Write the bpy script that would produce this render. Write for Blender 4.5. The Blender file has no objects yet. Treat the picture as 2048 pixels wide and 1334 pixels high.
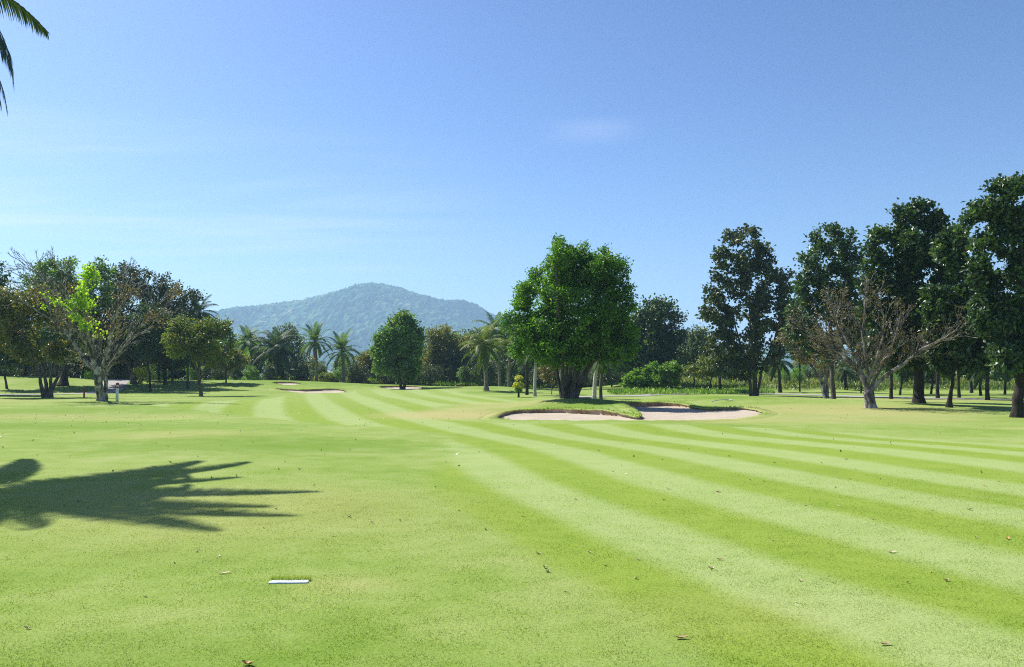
import bpy, math, random
import numpy as np
from mathutils import Vector, noise as mnoise
from mathutils.geometry import delaunay_2d_cdt

SC = bpy.context.scene
COL = SC.collection
R = math.radians
random.seed(7)
RNG = np.random.default_rng(7)

# ------------------------------------------------------------------ camera
FPX = 1607.0                      # focal length in photo pixels (2048 wide)
HOR = 755.0
PITCH = math.atan((HOR - 667.0) / FPX)
CAM_H = 1.6
cam_d = bpy.data.cameras.new('camera')
cam_d.sensor_width = 36.0
cam_d.lens = FPX / 2048 * 36.0
cam_d.clip_start = 0.05
cam_d.clip_end = 9000
cam = bpy.data.objects.new('camera', cam_d)
COL.objects.link(cam)
cam.location = (0, 0, CAM_H)
cam.rotation_euler = (R(90) + PITCH, 0, 0)
SC.camera = cam

# ------------------------------------------------------------------ sky, sun, exposure
SKY_GAMMA = 1.42
SUN_EL = R(50)
SUN_AZ = R(-54)                   # from +Y towards +X; -90 is exactly from the left
world = bpy.data.worlds.new('World')
SC.world = world
world.use_nodes = True
wn, wl = world.node_tree.nodes, world.node_tree.links
wn.clear()
w_out = wn.new('ShaderNodeOutputWorld')
w_bg = wn.new('ShaderNodeBackground')
w_sky = wn.new('ShaderNodeTexSky')
w_sky.sky_type = 'NISHITA'
w_sky.sun_disc = False
w_sky.sun_elevation = SUN_EL
w_sky.sun_rotation = SUN_AZ % (2 * math.pi)
w_sky.altitude = 100
w_sky.air_density = 1.0
w_sky.dust_density = 1.0
w_sky.ozone_density = 4.0
w_bg.inputs['Strength'].default_value = 0.080
# thin cirrus: noise stretched along the horizon, on the view direction of the sky
w_tc = wn.new('ShaderNodeTexCoord')
w_sep = wn.new('ShaderNodeSeparateXYZ')
wl.new(w_tc.outputs['Generated'], w_sep.inputs[0])
def wmath(op, a, b=None, c=None):
    n = wn.new('ShaderNodeMath'); n.operation = op
    for i, v in enumerate((a, b, c)):
        if v is None: continue
        if isinstance(v, (int, float)): n.inputs[i].default_value = v
        else: wl.new(v, n.inputs[i])
    return n.outputs[0]
zc = wmath('MAXIMUM', w_sep.outputs[2], 0.02)
inv = wmath('DIVIDE', 1.0, wmath('ADD', zc, 0.06))
w_cmb = wn.new('ShaderNodeCombineXYZ')
wl.new(wmath('MULTIPLY', w_sep.outputs[0], inv), w_cmb.inputs[0])
wl.new(wmath('MULTIPLY', w_sep.outputs[1], inv), w_cmb.inputs[1])
w_map = wn.new('ShaderNodeMapping')
w_map.inputs['Rotation'].default_value = (0, 0, R(-12))
w_map.inputs['Scale'].default_value = (0.35, 1.5, 1)
w_map.inputs['Location'].default_value = (3.4, 1.3, 0)
wl.new(w_cmb.outputs[0], w_map.inputs[0])
w_noi = wn.new('ShaderNodeTexNoise')
w_noi.inputs['Scale'].default_value = 1.1
w_noi.inputs['Detail'].default_value = 6
w_noi.inputs['Roughness'].default_value = 0.55
w_noi.inputs['Distortion'].default_value = 0.4
wl.new(w_map.outputs[0], w_noi.inputs['Vector'])
w_ramp = wn.new('ShaderNodeMapRange')
w_ramp.interpolation_type = 'SMOOTHSTEP'
w_ramp.inputs['From Min'].default_value = 0.36
w_ramp.inputs['From Max'].default_value = 0.75
w_ramp.inputs['To Max'].default_value = 0.45
wl.new(w_noi.outputs['Fac'], w_ramp.inputs['Value'])
w_mix = wn.new('ShaderNodeMix'); w_mix.data_type = 'RGBA'
def wmr(v, a, b):
    n = wn.new('ShaderNodeMapRange'); n.interpolation_type = 'SMOOTHSTEP'; wl.new(v, n.inputs['Value'])
    n.inputs['From Min'].default_value = a; n.inputs['From Max'].default_value = b; return n.outputs[0]
zz = w_sep.outputs[2]; xx = w_sep.outputs[0]
band = wmath('MULTIPLY', wmath('MULTIPLY', wmr(zz, 0.10, 0.16), wmr(zz, 0.30, 0.22)), wmr(xx, 0.05, -0.35))
band = wmath('MAXIMUM', band, wmath('MULTIPLY', wmath('MULTIPLY', wmr(zz, 0.275, 0.295), wmr(zz, 0.315, 0.298)), wmath('MULTIPLY', wmath('MULTIPLY', wmr(xx, 0.02, 0.09), wmr(xx, 0.17, 0.10)), 0.35)))
wl.new(wmath('MULTIPLY', w_ramp.outputs[0], band), w_mix.inputs['Factor'])
# a little more contrast between the pale horizon and the deep blue overhead
w_v1 = wn.new('ShaderNodeVectorMath'); w_v1.operation = 'SCALE'; w_v1.inputs['Scale'].default_value = 1 / 5.5
wl.new(w_sky.outputs[0], w_v1.inputs[0])
w_gam = wn.new('ShaderNodeGamma'); w_gam.inputs['Gamma'].default_value = SKY_GAMMA
wl.new(w_v1.outputs[0], w_gam.inputs['Color'])
w_v2 = wn.new('ShaderNodeVectorMath'); w_v2.operation = 'SCALE'; w_v2.inputs['Scale'].default_value = 5.5
wl.new(w_gam.outputs[0], w_v2.inputs[0])
w_hs = wn.new('ShaderNodeHueSaturation'); w_hs.inputs['Saturation'].default_value = 1.04; w_hs.inputs['Hue'].default_value = 0.503
wl.new(w_v2.outputs[0], w_hs.inputs['Color'])
wl.new(w_hs.outputs[0], w_mix.inputs['A'])
w_mix.inputs['B'].default_value = (7.5, 7.6, 8.6, 1)
wl.new(w_mix.outputs['Result'], w_bg.inputs['Color'])
wl.new(w_bg.outputs[0], w_out.inputs['Surface'])

sun_d = bpy.data.lights.new('sun', 'SUN')
sun_d.energy = 5.0
sun_d.angle = R(0.5)
sun_d.color = (1.0, 0.95, 0.86)
sun = bpy.data.objects.new('sun', sun_d)
COL.objects.link(sun)
SUN_DIR = Vector((math.sin(SUN_AZ) * math.cos(SUN_EL), math.cos(SUN_AZ) * math.cos(SUN_EL), math.sin(SUN_EL)))
sun.rotation_euler = SUN_DIR.to_track_quat('Z', 'Y').to_euler()
sun.location = (-30, 0, 60)

SC.view_settings.view_transform = 'Standard'
SC.view_settings.look = 'None'
SC.view_settings.exposure = 0.90
SC.view_settings.gamma = 1
SC.view_settings.use_curve_mapping = False
SC.render.engine = 'CYCLES'
SC.cycles.use_denoising = False
SC.cycles.filter_width = 1.1
SC.cycles.max_bounces = 6
SC.cycles.diffuse_bounces = 3
SC.cycles.glossy_bounces = 2
SC.cycles.transmission_bounces = 3
SC.cycles.volume_bounces = 1
SC.cycles.transparent_max_bounces = 8
SC.cycles.sample_clamp_indirect = 6

# ------------------------------------------------------------------ pixel helpers
def ray(px, py):
    a = (px - 1024.0) / FPX; b = (667.0 - py) / FPX
    return np.array([a, math.cos(PITCH) - b * math.sin(PITCH), math.sin(PITCH) + b * math.cos(PITCH)])
def at(px, py, D):
    """world point seen at photo pixel px,py at depth D"""
    d = ray(px, py); t = D / d[1]
    return np.array([d[0] * t, D, CAM_H + d[2] * t])

# ------------------------------------------------------------------ terrain
def sstep(a, b, x):
    t = np.clip((x - a) / (b - a), 0, 1)
    return t * t * (3 - 2 * t)
def gauss(X, Y, cx, cy, rx, ry, a, rot=0.0):
    c, s = math.cos(rot), math.sin(rot)
    dx, dy = X - cx, Y - cy
    u = (dx * c + dy * s) / rx; v = (-dx * s + dy * c) / ry
    return a * np.exp(-(u * u + v * v))
def local_bumps(X, Y):
    return gauss(X, Y, 3.4, 45.5, 3.6, 3.4, 0.42) + gauss(X, Y, 5.0, 39.5, 2.4, 3.6, 0.24, R(20)) + gauss(X, Y, 13.5, 50, 6.5, 4.4, 0.48)
def sand_base(X, Y):
    return natural(X, Y) - 0.75 * local_bumps(X, Y)
def natural(X, Y):
    X = np.asarray(X, float); Y = np.asarray(Y, float)
    z = gauss(X, Y, -22, 104, 17, 13, 0.62) + gauss(X, Y, -3, 92, 9, 10, 0.50)
    z = z + gauss(X, Y, -62, 96, 20, 11, 1.75) + gauss(X, Y, -36, 104, 16, 12, 0.75)
    z = z + local_bumps(X, Y)
    z = z + gauss(X, Y, 20, 43, 7, 6, 0.26)
    z = z + sstep(84, 112, Y) * sstep(6, 22, X) * 1.0
    z = z + sstep(104, 150, Y) * 0.7
    z = z + gauss(X, Y, -8, 23, 7, 4.5, 0.14) - gauss(X, Y, 1, 21, 8, 3.2, 0.10) + gauss(X, Y, 7, 26, 8, 3, 0.05)
    z = z - gauss(X, Y, -10, 36, 9, 6, 0.12)
    near = 1.0 / (1.0 + (np.hypot(X, Y) / 160.0) ** 4)
    z = z + near * (0.035 * np.sin(X * 0.31 + 1.3) * np.cos(Y * 0.27 - 0.4) + 0.02 * np.sin(X * 0.83 + Y * 0.37) * sstep(3, 10, Y))
    return z - 0.035 * math.sin(1.3) * math.cos(-0.4) * near
def natz(x, y): return float(natural(x, y))
def hit(px, py, dmax=400.0):
    """where the ray of a photo pixel meets the ground"""
    d = ray(px, py); d = d / d[1]
    ts = np.concatenate([np.arange(3, 60, 0.05), np.arange(60, dmax, 0.2)])
    X = d[0] * ts; Z = CAM_H + d[2] * ts
    below = Z <= natural(X, ts)
    i = int(np.argmax(below))
    if not below[i]: i = len(ts) - 1
    return float(X[i]), float(ts[i])

def catmull(pts, n=8, closed=True):
    P = np.array(pts, float); out = []
    N = len(P)
    rng = range(N) if closed else range(N - 1)
    for i in rng:
        g = (lambda k: P[k % N]) if closed else (lambda k: P[min(max(k, 0), N - 1)])
        p0, p1, p2, p3 = g(i - 1), g(i), g(i + 1), g(i + 2)
        for k in range(n):
            t = k / n
            out.append(0.5 * ((2 * p1) + (-p0 + p2) * t + (2 * p0 - 5 * p1 + 4 * p2 - p3) * t * t + (-p0 + 3 * p1 - 3 * p2 + p3) * t ** 3))
    if not closed: out.append(P[-1])
    return np.array(out)
def resample(P, step, closed=True):
    Q = np.vstack([P, P[:1]]) if closed else P
    seg = np.linalg.norm(np.diff(Q[:, :2], axis=0), axis=1)
    s = np.concatenate([[0], np.cumsum(seg)])
    n = max(8, int(s[-1] / step))
    tt = np.linspace(0, s[-1], n, endpoint=not closed)
    return np.stack([np.interp(tt, s, Q[:, k]) for k in range(Q.shape[1])], axis=1)

# bunkers: contour points (photo px, photo py, lip height factor)
BUNKERS = {
 'main': dict(step=0.22, depth=0.16, pts=[(993, 838, .9), (1003, 829, 1), (1025, 823, 1), (1060, 820.5, 1), (1110, 819, .9), (1160, 820, .8), (1200, 822, .8), (1232, 826, .8), (1256, 831, .6), (1272, 835, .4),
        (1282, 833.5, .5), (1279, 827, .8), (1268, 819, .8), (1254, 812, .6), (1247, 807.5, .4), (1262, 805.5, .2), (1310, 805, .16), (1345, 806, .2), (1372, 810, .3), (1392, 816, .4), (1412, 818.5, .4),
        (1440, 817.5, .45), (1475, 816.5, .35), (1505, 819, .3), (1527, 826, .3), (1500, 835, 0), (1440, 840.5, 0), (1370, 842, 0), (1275, 842, 0), (1180, 842.5, 0), (1090, 842, 0), (1025, 841, 0)]),
 'front': dict(step=0.35, depth=0.26, pts=[(548, 777.5, .8), (572, 778.5, 1), (600, 779.8, 1), (630, 779, 1), (655, 777.8, 1), (680, 779, .8), (694, 783, .4), (680, 786, 0), (640, 787, 0), (600, 786, 0), (570, 782, .1)]),
 'back': dict(step=0.4, depth=0.2, pts=[(545, 765.2, 1), (565, 764.5, 1), (585, 764.8, 1), (602, 767, .6), (596, 769.5, 0), (575, 770.5, 0), (553, 768, .3)]),
 'tree': dict(step=0.4, depth=0.22, pts=[(758, 773.5, 1), (775, 772.5, 1), (800, 772, 1), (825, 772.5, .8), (845, 774, .5), (838, 778.5, 0), (815, 780.5, 0), (790, 780, 0), (768, 777, .2)]),
}
for b in BUNKERS.values():
    P = []
    for (px, py, l) in b['pts']:
        x, y = hit(px, py); P.append((x, y, l))
    C = resample(catmull(P, 8), b['step'])
    n = len(C)
    jit = np.array([mnoise.noise(Vector((i * 0.55, 3.1, 0))) for i in range(n)])
    jit2 = np.array([mnoise.noise(Vector((i * 0.55, 9.1, 0))) for i in range(n)])
    C[:, 0] += jit * 0.09; C[:, 1] += jit2 * 0.14
    C[:, 2] = np.clip(C[:, 2], 0, 1)
    b['C'] = C
def poly_sdf(C, X, Y):
    """signed distance (negative inside) and distance to the low front edge"""
    sh = X.shape; X = X.ravel(); Y = Y.ravel()
    A = C[:, :2]; B = np.roll(A, -1, axis=0)
    best = np.full(X.shape, 1e9); inside = np.zeros(X.shape, bool)
    for (ax, ay), (bx, by) in zip(A, B):
        ex, ey = bx - ax, by - ay; L = ex * ex + ey * ey + 1e-12
        t = np.clip(((X - ax) * ex + (Y - ay) * ey) / L, 0, 1)
        d = (X - ax - t * ex) ** 2 + (Y - ay - t * ey) ** 2
        best = np.minimum(best, d)
        c = ((ay > Y) != (by > Y)) & (X < (bx - ax) * (Y - ay) / (by - ay + 1e-12) + ax)
        inside ^= c
    s = np.sqrt(best)
    return np.where(inside, -s, s).reshape(sh)
def front_drop(b, X, Y):
    """how far the sand lies under the natural ground"""
    C = b['C']; F = C[C[:, 2] < 0.15][:, :2]
    sh = np.shape(X); X = np.ravel(X); Y = np.ravel(Y)
    d = np.full(X.shape, 1e9)
    for fx, fy in F: d = np.minimum(d, (X - fx) ** 2 + (Y - fy) ** 2)
    d = np.sqrt(d)
    # lip factor of the closest contour point
    num = np.zeros(X.shape); den = np.zeros(X.shape)
    for fx, fy, fl in C[::3]:
        w_ = 1.0 / (((X - fx) ** 2 + (Y - fy) ** 2) + 0.15) ** 1.5; num += w_ * fl; den += w_
    lipv = num / den
    return (0.03 + b['depth'] * sstep(0.1, 2.6, d) * (0.25 + 0.75 * lipv)).reshape(sh)
def ground_z(X, Y):
    X = np.atleast_1d(np.asarray(X, float)); Y = np.atleast_1d(np.asarray(Y, float))
    z = natural(X, Y)
    for b in BUNKERS.values():
        C = b['C']
        m = (X > C[:, 0].min() - 2) & (X < C[:, 0].max() + 2) & (Y > C[:, 1].min() - 2) & (Y < C[:, 1].max() + 2)
        if m.any():
            x, y = X[m], Y[m]
            s = poly_sdf(C, x, y)
            k_ = sstep(0.62, 0.06, s)
            z[m] = z[m] * (1 - k_) + (sand_base(x, y) - front_drop(b, x, y) - 0.16) * k_
    return z
def gz(x, y): return float(ground_z(x, y)[0])

# ------------------------------------------------------------------ object helpers
def link(name, me, parent=None, mat=None, loc=None):
    o = bpy.data.objects.new(name, me); COL.objects.link(o)
    if mat is not None and me is not None and len(me.materials) == 0: me.materials.append(mat)
    if parent is not None: o.parent = parent
    if loc is not None: o.location = loc
    return o
def tag(o, label=None, cat=None, group=None, kind=None):
    if label: o['label'] = label
    if cat: o['category'] = cat
    if group: o['group'] = group
    if kind: o['kind'] = kind
    return o
def thing(name, loc, label, cat, group=None, rz=0.0, sc=1.0):
    o = bpy.data.objects.new(name, None); COL.objects.link(o)
    o.empty_display_size = 0.2
    o.location = loc; o.rotation_euler = (0, 0, rz); o.scale = (sc, sc, sc)
    return tag(o, label, cat, group)
def copy_tree(o, parent=None):
    c = o.copy(); COL.objects.link(c)
    if parent is not None: c.parent = parent
    for ch in list(o.children):
        copy_tree(ch, c)
    return c
def mesh_np(name, V, F, smooth=True, attrs=None, mi=None):
    """V (n,3); F (m,k) all faces of k corners, or a list of such arrays"""
    me = bpy.data.meshes.new(name)
    Fs = F if isinstance(F, list) else [F]
    Fs = [np.asarray(f, np.int32) for f in Fs if len(f)]
    V = np.asarray(V, np.float32)
    me.vertices.add(len(V)); me.vertices.foreach_set('co', V.ravel())
    loops = np.concatenate([f.ravel() for f in Fs]); tot = np.concatenate([np.full(len(f), f.shape[1], np.int32) for f in Fs])
    me.loops.add(len(loops)); me.loops.foreach_set('vertex_index', loops)
    me.polygons.add(len(tot))
    me.polygons.foreach_set('loop_start', np.concatenate([[0], np.cumsum(tot)[:-1]]).astype(np.int32))
    me.polygons.foreach_set('loop_total', tot)
    me.polygons.foreach_set('use_smooth', np.full(len(tot), smooth))
    if mi is not None: me.polygons.foreach_set('material_index', np.asarray(mi, np.int32))
    for k, a in (attrs or {}).items():
        at_ = me.attributes.new(k, 'FLOAT', 'POINT'); at_.data.foreach_set('value', np.asarray(a, np.float32))
    me.update(calc_edges=True)
    return me
def tube(pts, rad, k=8, cap=True):
    """verts, quads of a tube along pts"""
    P = np.asarray(pts, float); n = len(P)
    T = np.gradient(P, axis=0); T /= np.linalg.norm(T, axis=1, keepdims=True) + 1e-9
    ref = np.array([0.0, 1.0, 0.0]) if abs(T[0][1]) < 0.8 else np.array([1.0, 0, 0])
    V = []; U = ref - T[0] * ref.dot(T[0]); U /= np.linalg.norm(U)
    a = np.arange(k) * 2 * math.pi / k
    for i in range(n):
        U = U - T[i] * U.dot(T[i]); U /= np.linalg.norm(U) + 1e-9
        W = np.cross(T[i], U)
        V.append(P[i] + rad[i] * (np.cos(a)[:, None] * U + np.sin(a)[:, None] * W))
    V = np.concatenate(V)
    i = np.arange(n - 1)[:, None] * k; j = np.arange(k)[None, :]; j2 = (j + 1) % k
    F = np.stack([i + j, i + j2, i + k + j2, i + k + j], axis=-1).reshape(-1, 4)
    return V, F
class Acc:
    def __init__(s): s.V = []; s.F = []; s.n = 0; s.A = []
    def add(s, V, F, a=0.0):
        s.V.append(V); s.F.append(np.asarray(F) + s.n); s.n += len(V); s.A.append(np.full(len(V), a) if np.isscalar(a) else a)
    def mesh(s, name, smooth=True, attr='tint'):
        fs = {}
        for f in s.F: fs.setdefault(f.shape[1], []).append(f)
        return mesh_np(name, np.concatenate(s.V), [np.concatenate(v) for v in fs.values()], smooth, {attr: np.concatenate(s.A)})

# ------------------------------------------------------------------ materials
MATS = {}
class NT:
    def __init__(s, name):
        s.m = bpy.data.materials.new(name); s.m.use_nodes = True
        s.t = s.m.node_tree; s.n = s.t.nodes; s.l = s.t.links
        s.n.clear(); s.out = s.n.new('ShaderNodeOutputMaterial')
    def put(s, sock, v):
        if v is None: return
        if hasattr(v, 'is_output'): s.l.new(v, sock)
        elif isinstance(v, (tuple, list)) and len(v) == 3 and sock.type == 'RGBA': sock.default_value = (*v, 1)
        else: sock.default_value = v
    def math(s, op, a, b=None, c=None, clamp=False):
        n = s.n.new('ShaderNodeMath'); n.operation = op; n.use_clamp = clamp
        for i, v in enumerate((a, b, c)): s.put(n.inputs[i], v)
        return n.outputs[0]
    def mix(s, f, a, b, blend='MIX'):
        n = s.n.new('ShaderNodeMix'); n.data_type = 'RGBA'; n.blend_type = blend
        s.put(n.inputs['Factor'], f); s.put(n.inputs['A'], a); s.put(n.inputs['B'], b)
        return n.outputs['Result']
    def noise(s, scale, detail=3, rough=0.5, vec=None, dist=0.0):
        n = s.n.new('ShaderNodeTexNoise'); n.inputs['Scale'].default_value = scale
        n.inputs['Detail'].default_value = detail; n.inputs['Roughness'].default_value = rough; n.inputs['Distortion'].default_value = dist
        if vec is not None: s.l.new(vec, n.inputs['Vector'])
        return n.outputs['Fac']
    def mr(s, v, a, b, c=0.0, d=1.0, smooth=True):
        n = s.n.new('ShaderNodeMapRange'); n.interpolation_type = 'SMOOTHSTEP' if smooth else 'LINEAR'
        s.put(n.inputs['Value'], v); n.inputs['From Min'].default_value = a; n.inputs['From Max'].default_value = b
        n.inputs['To Min'].default_value = c; n.inputs['To Max'].default_value = d
        return n.outputs[0]
    def attr(s, name):
        n = s.n.new('ShaderNodeAttribute'); n.attribute_name = name; return n.outputs['Fac']
    def ramp(s, f, stops, interp='LINEAR'):
        n = s.n.new('ShaderNodeValToRGB'); n.color_ramp.interpolation = interp
        e = n.color_ramp.elements
        while len(e) < len(stops): e.new(0.5)
        for el, (p, c) in zip(e, stops): el.position = p; el.color = (*c, 1)
        s.put(n.inputs[0], f); return n.outputs[0]
    def pos(s):
        n = s.n.new('ShaderNodeNewGeometry'); return n.outputs['Position']
    def obj(s):
        n = s.n.new('ShaderNodeTexCoord'); return n.outputs['Object']
    def map(s, vec, sc=(1, 1, 1), rot=(0, 0, 0), loc=(0, 0, 0)):
        n = s.n.new('ShaderNodeMapping'); s.l.new(vec, n.inputs[0]); n.inputs['Scale'].default_value = sc
        n.inputs['Rotation'].default_value = rot; n.inputs['Location'].default_value = loc
        return n.outputs[0]
    def bump(s, h, strength, dist):
        n = s.n.new('ShaderNodeBump'); n.inputs['Strength'].default_value = strength; n.inputs['Distance'].default_value = dist
        s.l.new(h, n.inputs['Height']); return n.outputs[0]
    def bsdf(s, col, rough=0.8, spec=0.3, normal=None):
        n = s.n.new('ShaderNodeBsdfPrincipled')
        s.put(n.inputs['Base Color'], col); s.put(n.inputs['Roughness'], rough)
        n.inputs['Specular IOR Level'].default_value = spec
        if normal is not None: s.l.new(normal, n.inputs['Normal'])
        return n.outputs[0]
    def done(s, sh): s.l.new(sh, s.out.inputs['Surface']); return s.m

def leaf_mat(name, stops, transl=0.25, rough=0.45, spec=0.4, tr_tint=(1.25, 1.2, 0.5), gain=1.75):
    stops = [(p, tuple(min(0.7, v * gain) for v in c)) for p, c in stops]
    t = NT(name)
    c = t.ramp(t.attr('tint'), stops)
    p = t.bsdf(c, rough, spec)
    tr = t.n.new('ShaderNodeBsdfTranslucent')
    t.l.new(t.mix(1.0, c, tr_tint, 'MULTIPLY'), tr.inputs[0])
    mx = t.n.new('ShaderNodeMixShader'); mx.inputs[0].default_value = transl + (0.13 if transl > 0.01 else 0)
    t.l.new(p, mx.inputs[1]); t.l.new(tr.outputs[0], mx.inputs[2])
    return t.done(mx.outputs[0])
def bark_mat(name, dark, light, amount=0.5, scale=5.0, ring=False):
    t = NT(name)
    o = t.obj()
    v = t.map(o, (scale, scale, scale * (3.0 if ring else 0.35)))
    n1 = t.noise(1.0, 6, 0.65, v, 0.6)
    n2 = t.noise(2.2, 4, 0.6, o)
    f = t.mr(t.math('ADD', t.math('MULTIPLY', n1, 0.6), t.math('MULTIPLY', n2, 0.4)), 0.42 - 0.28 * amount, 0.68 - 0.2 * amount)
    c = t.mix(f, dark, light)
    return t.done(t.bsdf(c, 0.9, 0.15, t.bump(n1, 0.8, 0.05)))
def flat_mat(name, col, rough=0.6, spec=0.3, var=0.15, scale=20):
    t = NT(name)
    n = t.noise(scale, 4, 0.6, t.obj())
    c = t.mix(t.mr(n, 0.3, 0.7), tuple(x * (1 - var) for x in col), tuple(min(1, x * (1 + var)) for x in col))
    return t.done(t.bsdf(c, rough, spec))

def fcurve(t, v, pts, x0, x1, y0, y1):
    """piecewise curve of a coordinate through a Float Curve node"""
    n = t.n.new('ShaderNodeFloatCurve')
    c = n.mapping.curves[0]
    n.mapping.use_clip = False
    P = [((x - x0) / (x1 - x0), (y - y0) / (y1 - y0)) for x, y in pts]
    while len(c.points) < len(P): c.points.new(0.5, 0.5)
    for p, (x, y) in zip(c.points, P):
        p.location = (x, y); p.handle_type = 'AUTO_CLAMPED'
    n.mapping.update()
    t.put(n.inputs['Value'], t.mr(v, x0, x1, 0, 1, False))
    return t.math('MULTIPLY_ADD', n.outputs[0], y1 - y0, y0)

L_PTS = [(0, 1.6), (4.4, 1.05), (8.4, -0.15), (12.5, -1.25), (17.7, -1.5), (21.6, -1.6), (25, -3.7), (27, -5.3), (32, -8.7), (36, -11.6), (42, -17), (47, -21), (57, -21.5), (62, -19), (73, -20.3), (80, -20.5), (90, -16), (98, -6)]
R_PTS = [(0, 60), (12, 40), (17, 17), (19.8, 12.8), (25, 9.5), (27, 5.2), (28.8, 0.2), (34, -3.2), (44, -4.2), (52, 0.8), (64, -1.0), (80, -5), (90, -9), (98, -14)]
C_PTS = [(0, -0.3), (4.4, 0.71), (5.4, 1.0), (6.1, 1.3), (7.9, 1.88), (8.4, 2.02), (12.5, 3.3), (16, 4.15), (19.8, 5.1), (24.1, 7.4), (31, 9.9), (40, 12.8), (64, 19.6), (100, 29)]
W_PTS = [(0, 1), (22, 1.0), (30, 1.18), (40, 1.36), (60, 1.45), (100, 1.6)]
def turf_colour(t, blade=False):
    p = t.pos()
    sp = t.n.new('ShaderNodeSeparateXYZ'); t.l.new(p, sp.inputs[0])
    X, Y = sp.outputs[0], sp.outputs[1]
    flat = t.map(p, (1, 1, 0))
    Ly = fcurve(t, Y, L_PTS, 0, 100, -40, 60)
    Ry = fcurve(t, Y, R_PTS, 0, 100, -40, 60)
    Cy = fcurve(t, Y, C_PTS, 0, 100, -5, 30); Wy = fcurve(t, Y, W_PTS, 0, 100, 0, 2)
    wob = t.math('MULTIPLY', t.math('SUBTRACT', t.noise(0.35, 3, 0.6, flat), 0.5), 0.9)
    fine = t.math('MULTIPLY', t.math('SUBTRACT', t.noise(3.0, 3, 0.7, flat), 0.5), 0.35)
    ed = t.math('ADD', wob, fine)
    soft = t.math('MULTIPLY_ADD', Y, 0.006, 0.22)
    a = t.math('ADD', t.math('SUBTRACT', X, Ly), ed)
    b = t.math('ADD', t.math('SUBTRACT', Ry, X), ed)
    inside = t.math('MULTIPLY', t.mr(a, -0.25, 0.35), t.mr(b, -0.5, 0.7))
    inside = t.math('MULTIPLY', inside, t.mr(Y, 96, 90))
    u = t.math('ADD', t.math('ADD', X, Cy), t.math('MULTIPLY', ed, 0.18))
    v = t.math('DIVIDE', t.math('SUBTRACT', u, 2.35), Wy)
    ph = t.math('COSINE', t.math('MULTIPLY', v, 2 * math.pi / 2.33))
    dark = t.math('MULTIPLY', t.mr(ph, -0.62, 0.62), t.mr(t.math('ADD', t.noise(0.5, 3, 0.6, flat), 0), 0.2, 0.45, 0.72, 1.0))
    big = t.noise(0.22, 4, 0.6, flat)
    mid = t.noise(1.3, 5, 0.65, flat)
    fineN = t.noise(38.0, 3, 0.7, flat)
    fair_d = t.mix(t.mr(mid, 0.3, 0.7), (0.172, 0.270, 0.042), (0.205, 0.300, 0.055))
    fair_l = t.mix(t.mr(mid, 0.3, 0.7), (0.244, 0.342, 0.122), (0.275, 0.365, 0.148))
    fair = t.mix(t.math('MULTIPLY', dark, t.mr(Y, 90, 30, 0.55, 1.0)), fair_l, fair_d)  # mown stripes: sheen of blades bent either way, painted as colour
    # rough between the mown stripes and the trees
    rough = t.ramp(t.mr(t.math('ADD', t.math('MULTIPLY', big, 0.6), t.math('MULTIPLY', mid, 0.4)), 0.34, 0.66, 0, 1, False),
                   [(0.0, (0.138, 0.235, 0.042)), (0.35, (0.188, 0.285, 0.066)), (0.7, (0.236, 0.320, 0.104)), (1.0, (0.278, 0.340, 0.140))])
    col = t.mix(inside, rough, fair)
    # worn and dry spots
    def spot(cx, cy, rx, ry, amp, c=(0.40, 0.36, 0.15)):
        d = t.n.new('ShaderNodeVectorMath'); d.operation = 'LENGTH'
        t.l.new(t.map(p, (1 / rx, 1 / ry, 0), (0, 0, 0), (-cx / rx, -cy / ry, 0)), d.inputs[0])
        return t.mr(t.math('ADD', d.outputs['Value'], t.math('MULTIPLY', t.math('SUBTRACT', mid, 0.5), 1.1)), 1.1, 0.25, 0, amp)
    dry = (0.37, 0.345, 0.175)
    for s_ in [(-2.9, 37, 4.2, 6, .75), (-0.6, 46, 4, 9, .45), (15.5, 38, 7, 7, .55), (20, 52, 9, 6, .35), (11, 31, 10, 3.0, .4), (22, 26, 9, 1.6, .5), (-9, 22, 3, 2.2, .28), (-40, 55, 12, 9, .3), (1.6, 5.6, 1.2, 0.8, .14), (-3.2, 10, 3.4, 3.0, .26), (-21, 35, 12, 4, .35), (28, 60, 20, 8, .3), (-1.3, 6.4, 0.6, 0.4, .2)]:
        col = t.mix(spot(*s_), col, dry)
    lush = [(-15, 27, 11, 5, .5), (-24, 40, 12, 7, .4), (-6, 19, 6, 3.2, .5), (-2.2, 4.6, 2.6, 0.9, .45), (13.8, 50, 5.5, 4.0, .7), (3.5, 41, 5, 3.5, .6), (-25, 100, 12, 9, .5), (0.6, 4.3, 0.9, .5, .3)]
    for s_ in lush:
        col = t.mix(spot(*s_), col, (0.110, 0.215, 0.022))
    far = t.mr(Y, 104, 124)
    col = t.mix(far, col, (0.11, 0.15, 0.035))
    sc_ = t.n.new('ShaderNodeVectorMath'); sc_.operation = 'SCALE'; t.l.new(col, sc_.inputs[0]); sc_.inputs['Scale'].default_value = 0.88; col = t.mix(1.0, sc_.outputs[0], (1.06, 1.0, 0.92), 'MULTIPLY')
    sp2 = t.mr(fineN, 0.25, 0.75, 0.80, 1.22, False)
    return col, sp2, fineN, mid, flat

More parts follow.
